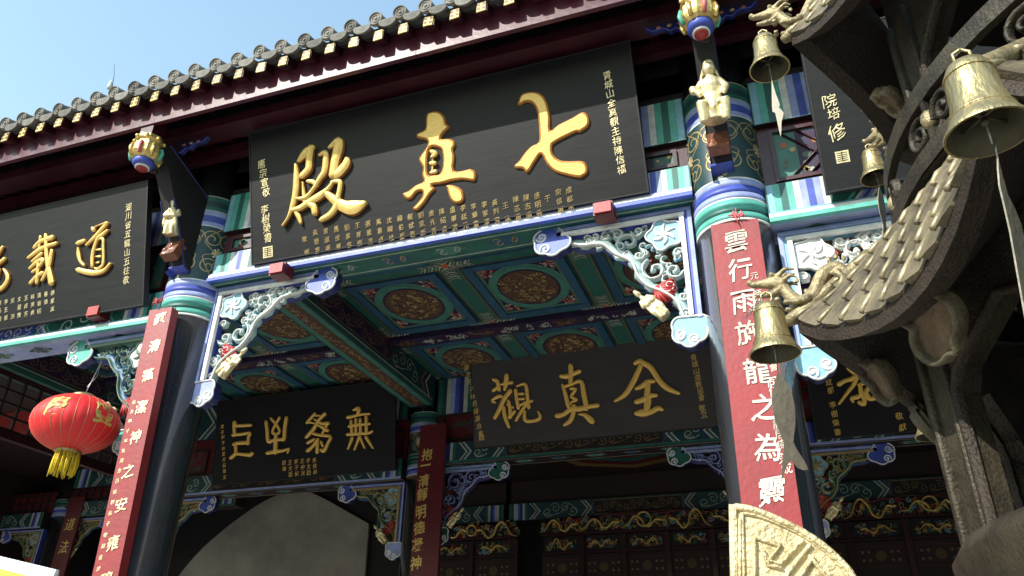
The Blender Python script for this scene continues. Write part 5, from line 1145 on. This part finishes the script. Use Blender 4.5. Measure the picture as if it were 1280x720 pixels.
# ================================================================== small things near the camera
# carved gilt fan-shaped ornament, bottom centre right
Yf = 1.9; T = frame(at(911, 632, Yf), (1, .12, 0), (0, 0, 1))
t = thing('carved_ornament', 'cream gilt fan shaped metal ornament with fret pattern below the red couplet', 'ornament', (at(911, 632, Yf).x, Yf, 0))
UV = lambda x, y_: atp(x, y_, T)
arc = [UV(*p) for p in ((911, 630), (935, 634), (965, 645), (1000, 662), (1030, 682), (1055, 705), (1068, 722), (1085, 760), (1090, 810))]; arc = smoothline(arc, 4)
base = [UV(1080, 860), UV(930, 870), UV(914, 780)]
mb = M(); mb.prism(arc + base, -.03, 0, 'gilt_cream', T); b = mb.build('body', t)
q = M(); poly = arc + base; cx = sum(p[0] for p in poly) / len(poly); cy = sum(p[1] for p in poly) / len(poly)
inset = lambda f_: [(p[0] + (cx - p[0]) * f_, p[1] + (cy - p[1]) * f_) for p in poly]
q.stroke([(p[0], p[1], .018) for p in inset(.05)], 'gilt_cream', T, z0=-.002, h=.016, closed=True); q.stroke([(p[0], p[1], .010) for p in inset(.17)], 'gilt_cream', T, z0=-.002, h=.010, closed=True)
for ln in ([(945, 672), (975, 682), (962, 700)], [(943, 676), (943, 740)], [(1003, 676), (975, 706), (958, 700)], [(955, 690), (960, 706), (975, 710)], [(1012, 682), (985, 716), (975, 745)], [(1012, 696), (1040, 730)], [(1016, 698), (1000, 722)], [(925, 650), (925, 760)]):
    q.stroke([(*UV(*p), .011) for p in ln], 'gilt_cream', T, z0=-.002, h=.013)
q.build('fret', t); mb = M(); pb = UV(990, 860); mb.box(pb[0] - .03, pb[0] + .03, -2.1, pb[1] + .02, -.05, -.012, 'gilt_cream', T); mb.v = [(v[0], v[1], max(v[2], 0.002)) for v in mb.v]; mb.build('post', t)
# notice board, bottom left corner
T = frame(at(-60, 681, 3.0), (at(70, 712, 3.0) - at(-60, 681, 3.0)), (0, 0, 1)); t = thing('notice_board', 'corner of a white notice board with lime green band at bottom left', 'sign', (at(0, 700, 3).x, 3, 0))
Wn = (at(70, 712, 3.0) - at(-60, 681, 3.0)).length; mb = M(); mb.box(0, Wn, -.9, 0, -.02, 0, 'paper', T); mb.build('panel', t)
mb = M(); mb.rect(.01, Wn * .80, -.85, -.055, .002, 'lime', T); mb.build('green_band', t); mb = M(); mb.box(Wn * .4, Wn * .5, -2.15, -.88, -.05, -.022, 'tin', T); mb.build('post', t)
# sunlit neighbour seen through the side lattice
t = thing('side_gallery', 'bright beam and red board of a side gallery seen through the dark lattice at left', 'building', (-13, 8, 0))
mb = M(); a = at(30, 495, 9.0); mb.box(-14.5, -10.5, 8.9, 9.1, 6.0, 6.12, 'bone'); mb.build('pale_beam', t); mb = M(); mb.box(-14, -10.6, 9.2, 9.3, 5.6, 6.2, 'red'); mb.build('red_board', t)
mb = M(); mb.box(-14, -13.8, 8.8, 9.0, 0, 6.0, 'dark_wood'); mb.build('post', t)
# stalk on the roof
p = at(141, 112, 3.98); q1 = at(143, 80, 3.98); t = thing('dry_stalk', 'thin bare stalk with a white scrap standing on the roof edge', 'stalk', p)
mb = M(); mb.tube([p + Vector((0, 0, -.08)), p.lerp(q1, .5) + Vector((.004, 0, 0)), q1], [.004, .003, .0015], 'dark_wood', 5); mb.build('stem', t)
mb = M(); s_ = at(137, 108, 3.97); mb.tube([s_ + Vector((0, 0, -.03)), s_, s_ + Vector((-.004, 0, .05)), s_ + Vector((0, 0, .085))], [.018, .022, .014, .003], 'white', 8); mb.build('scrap', t)
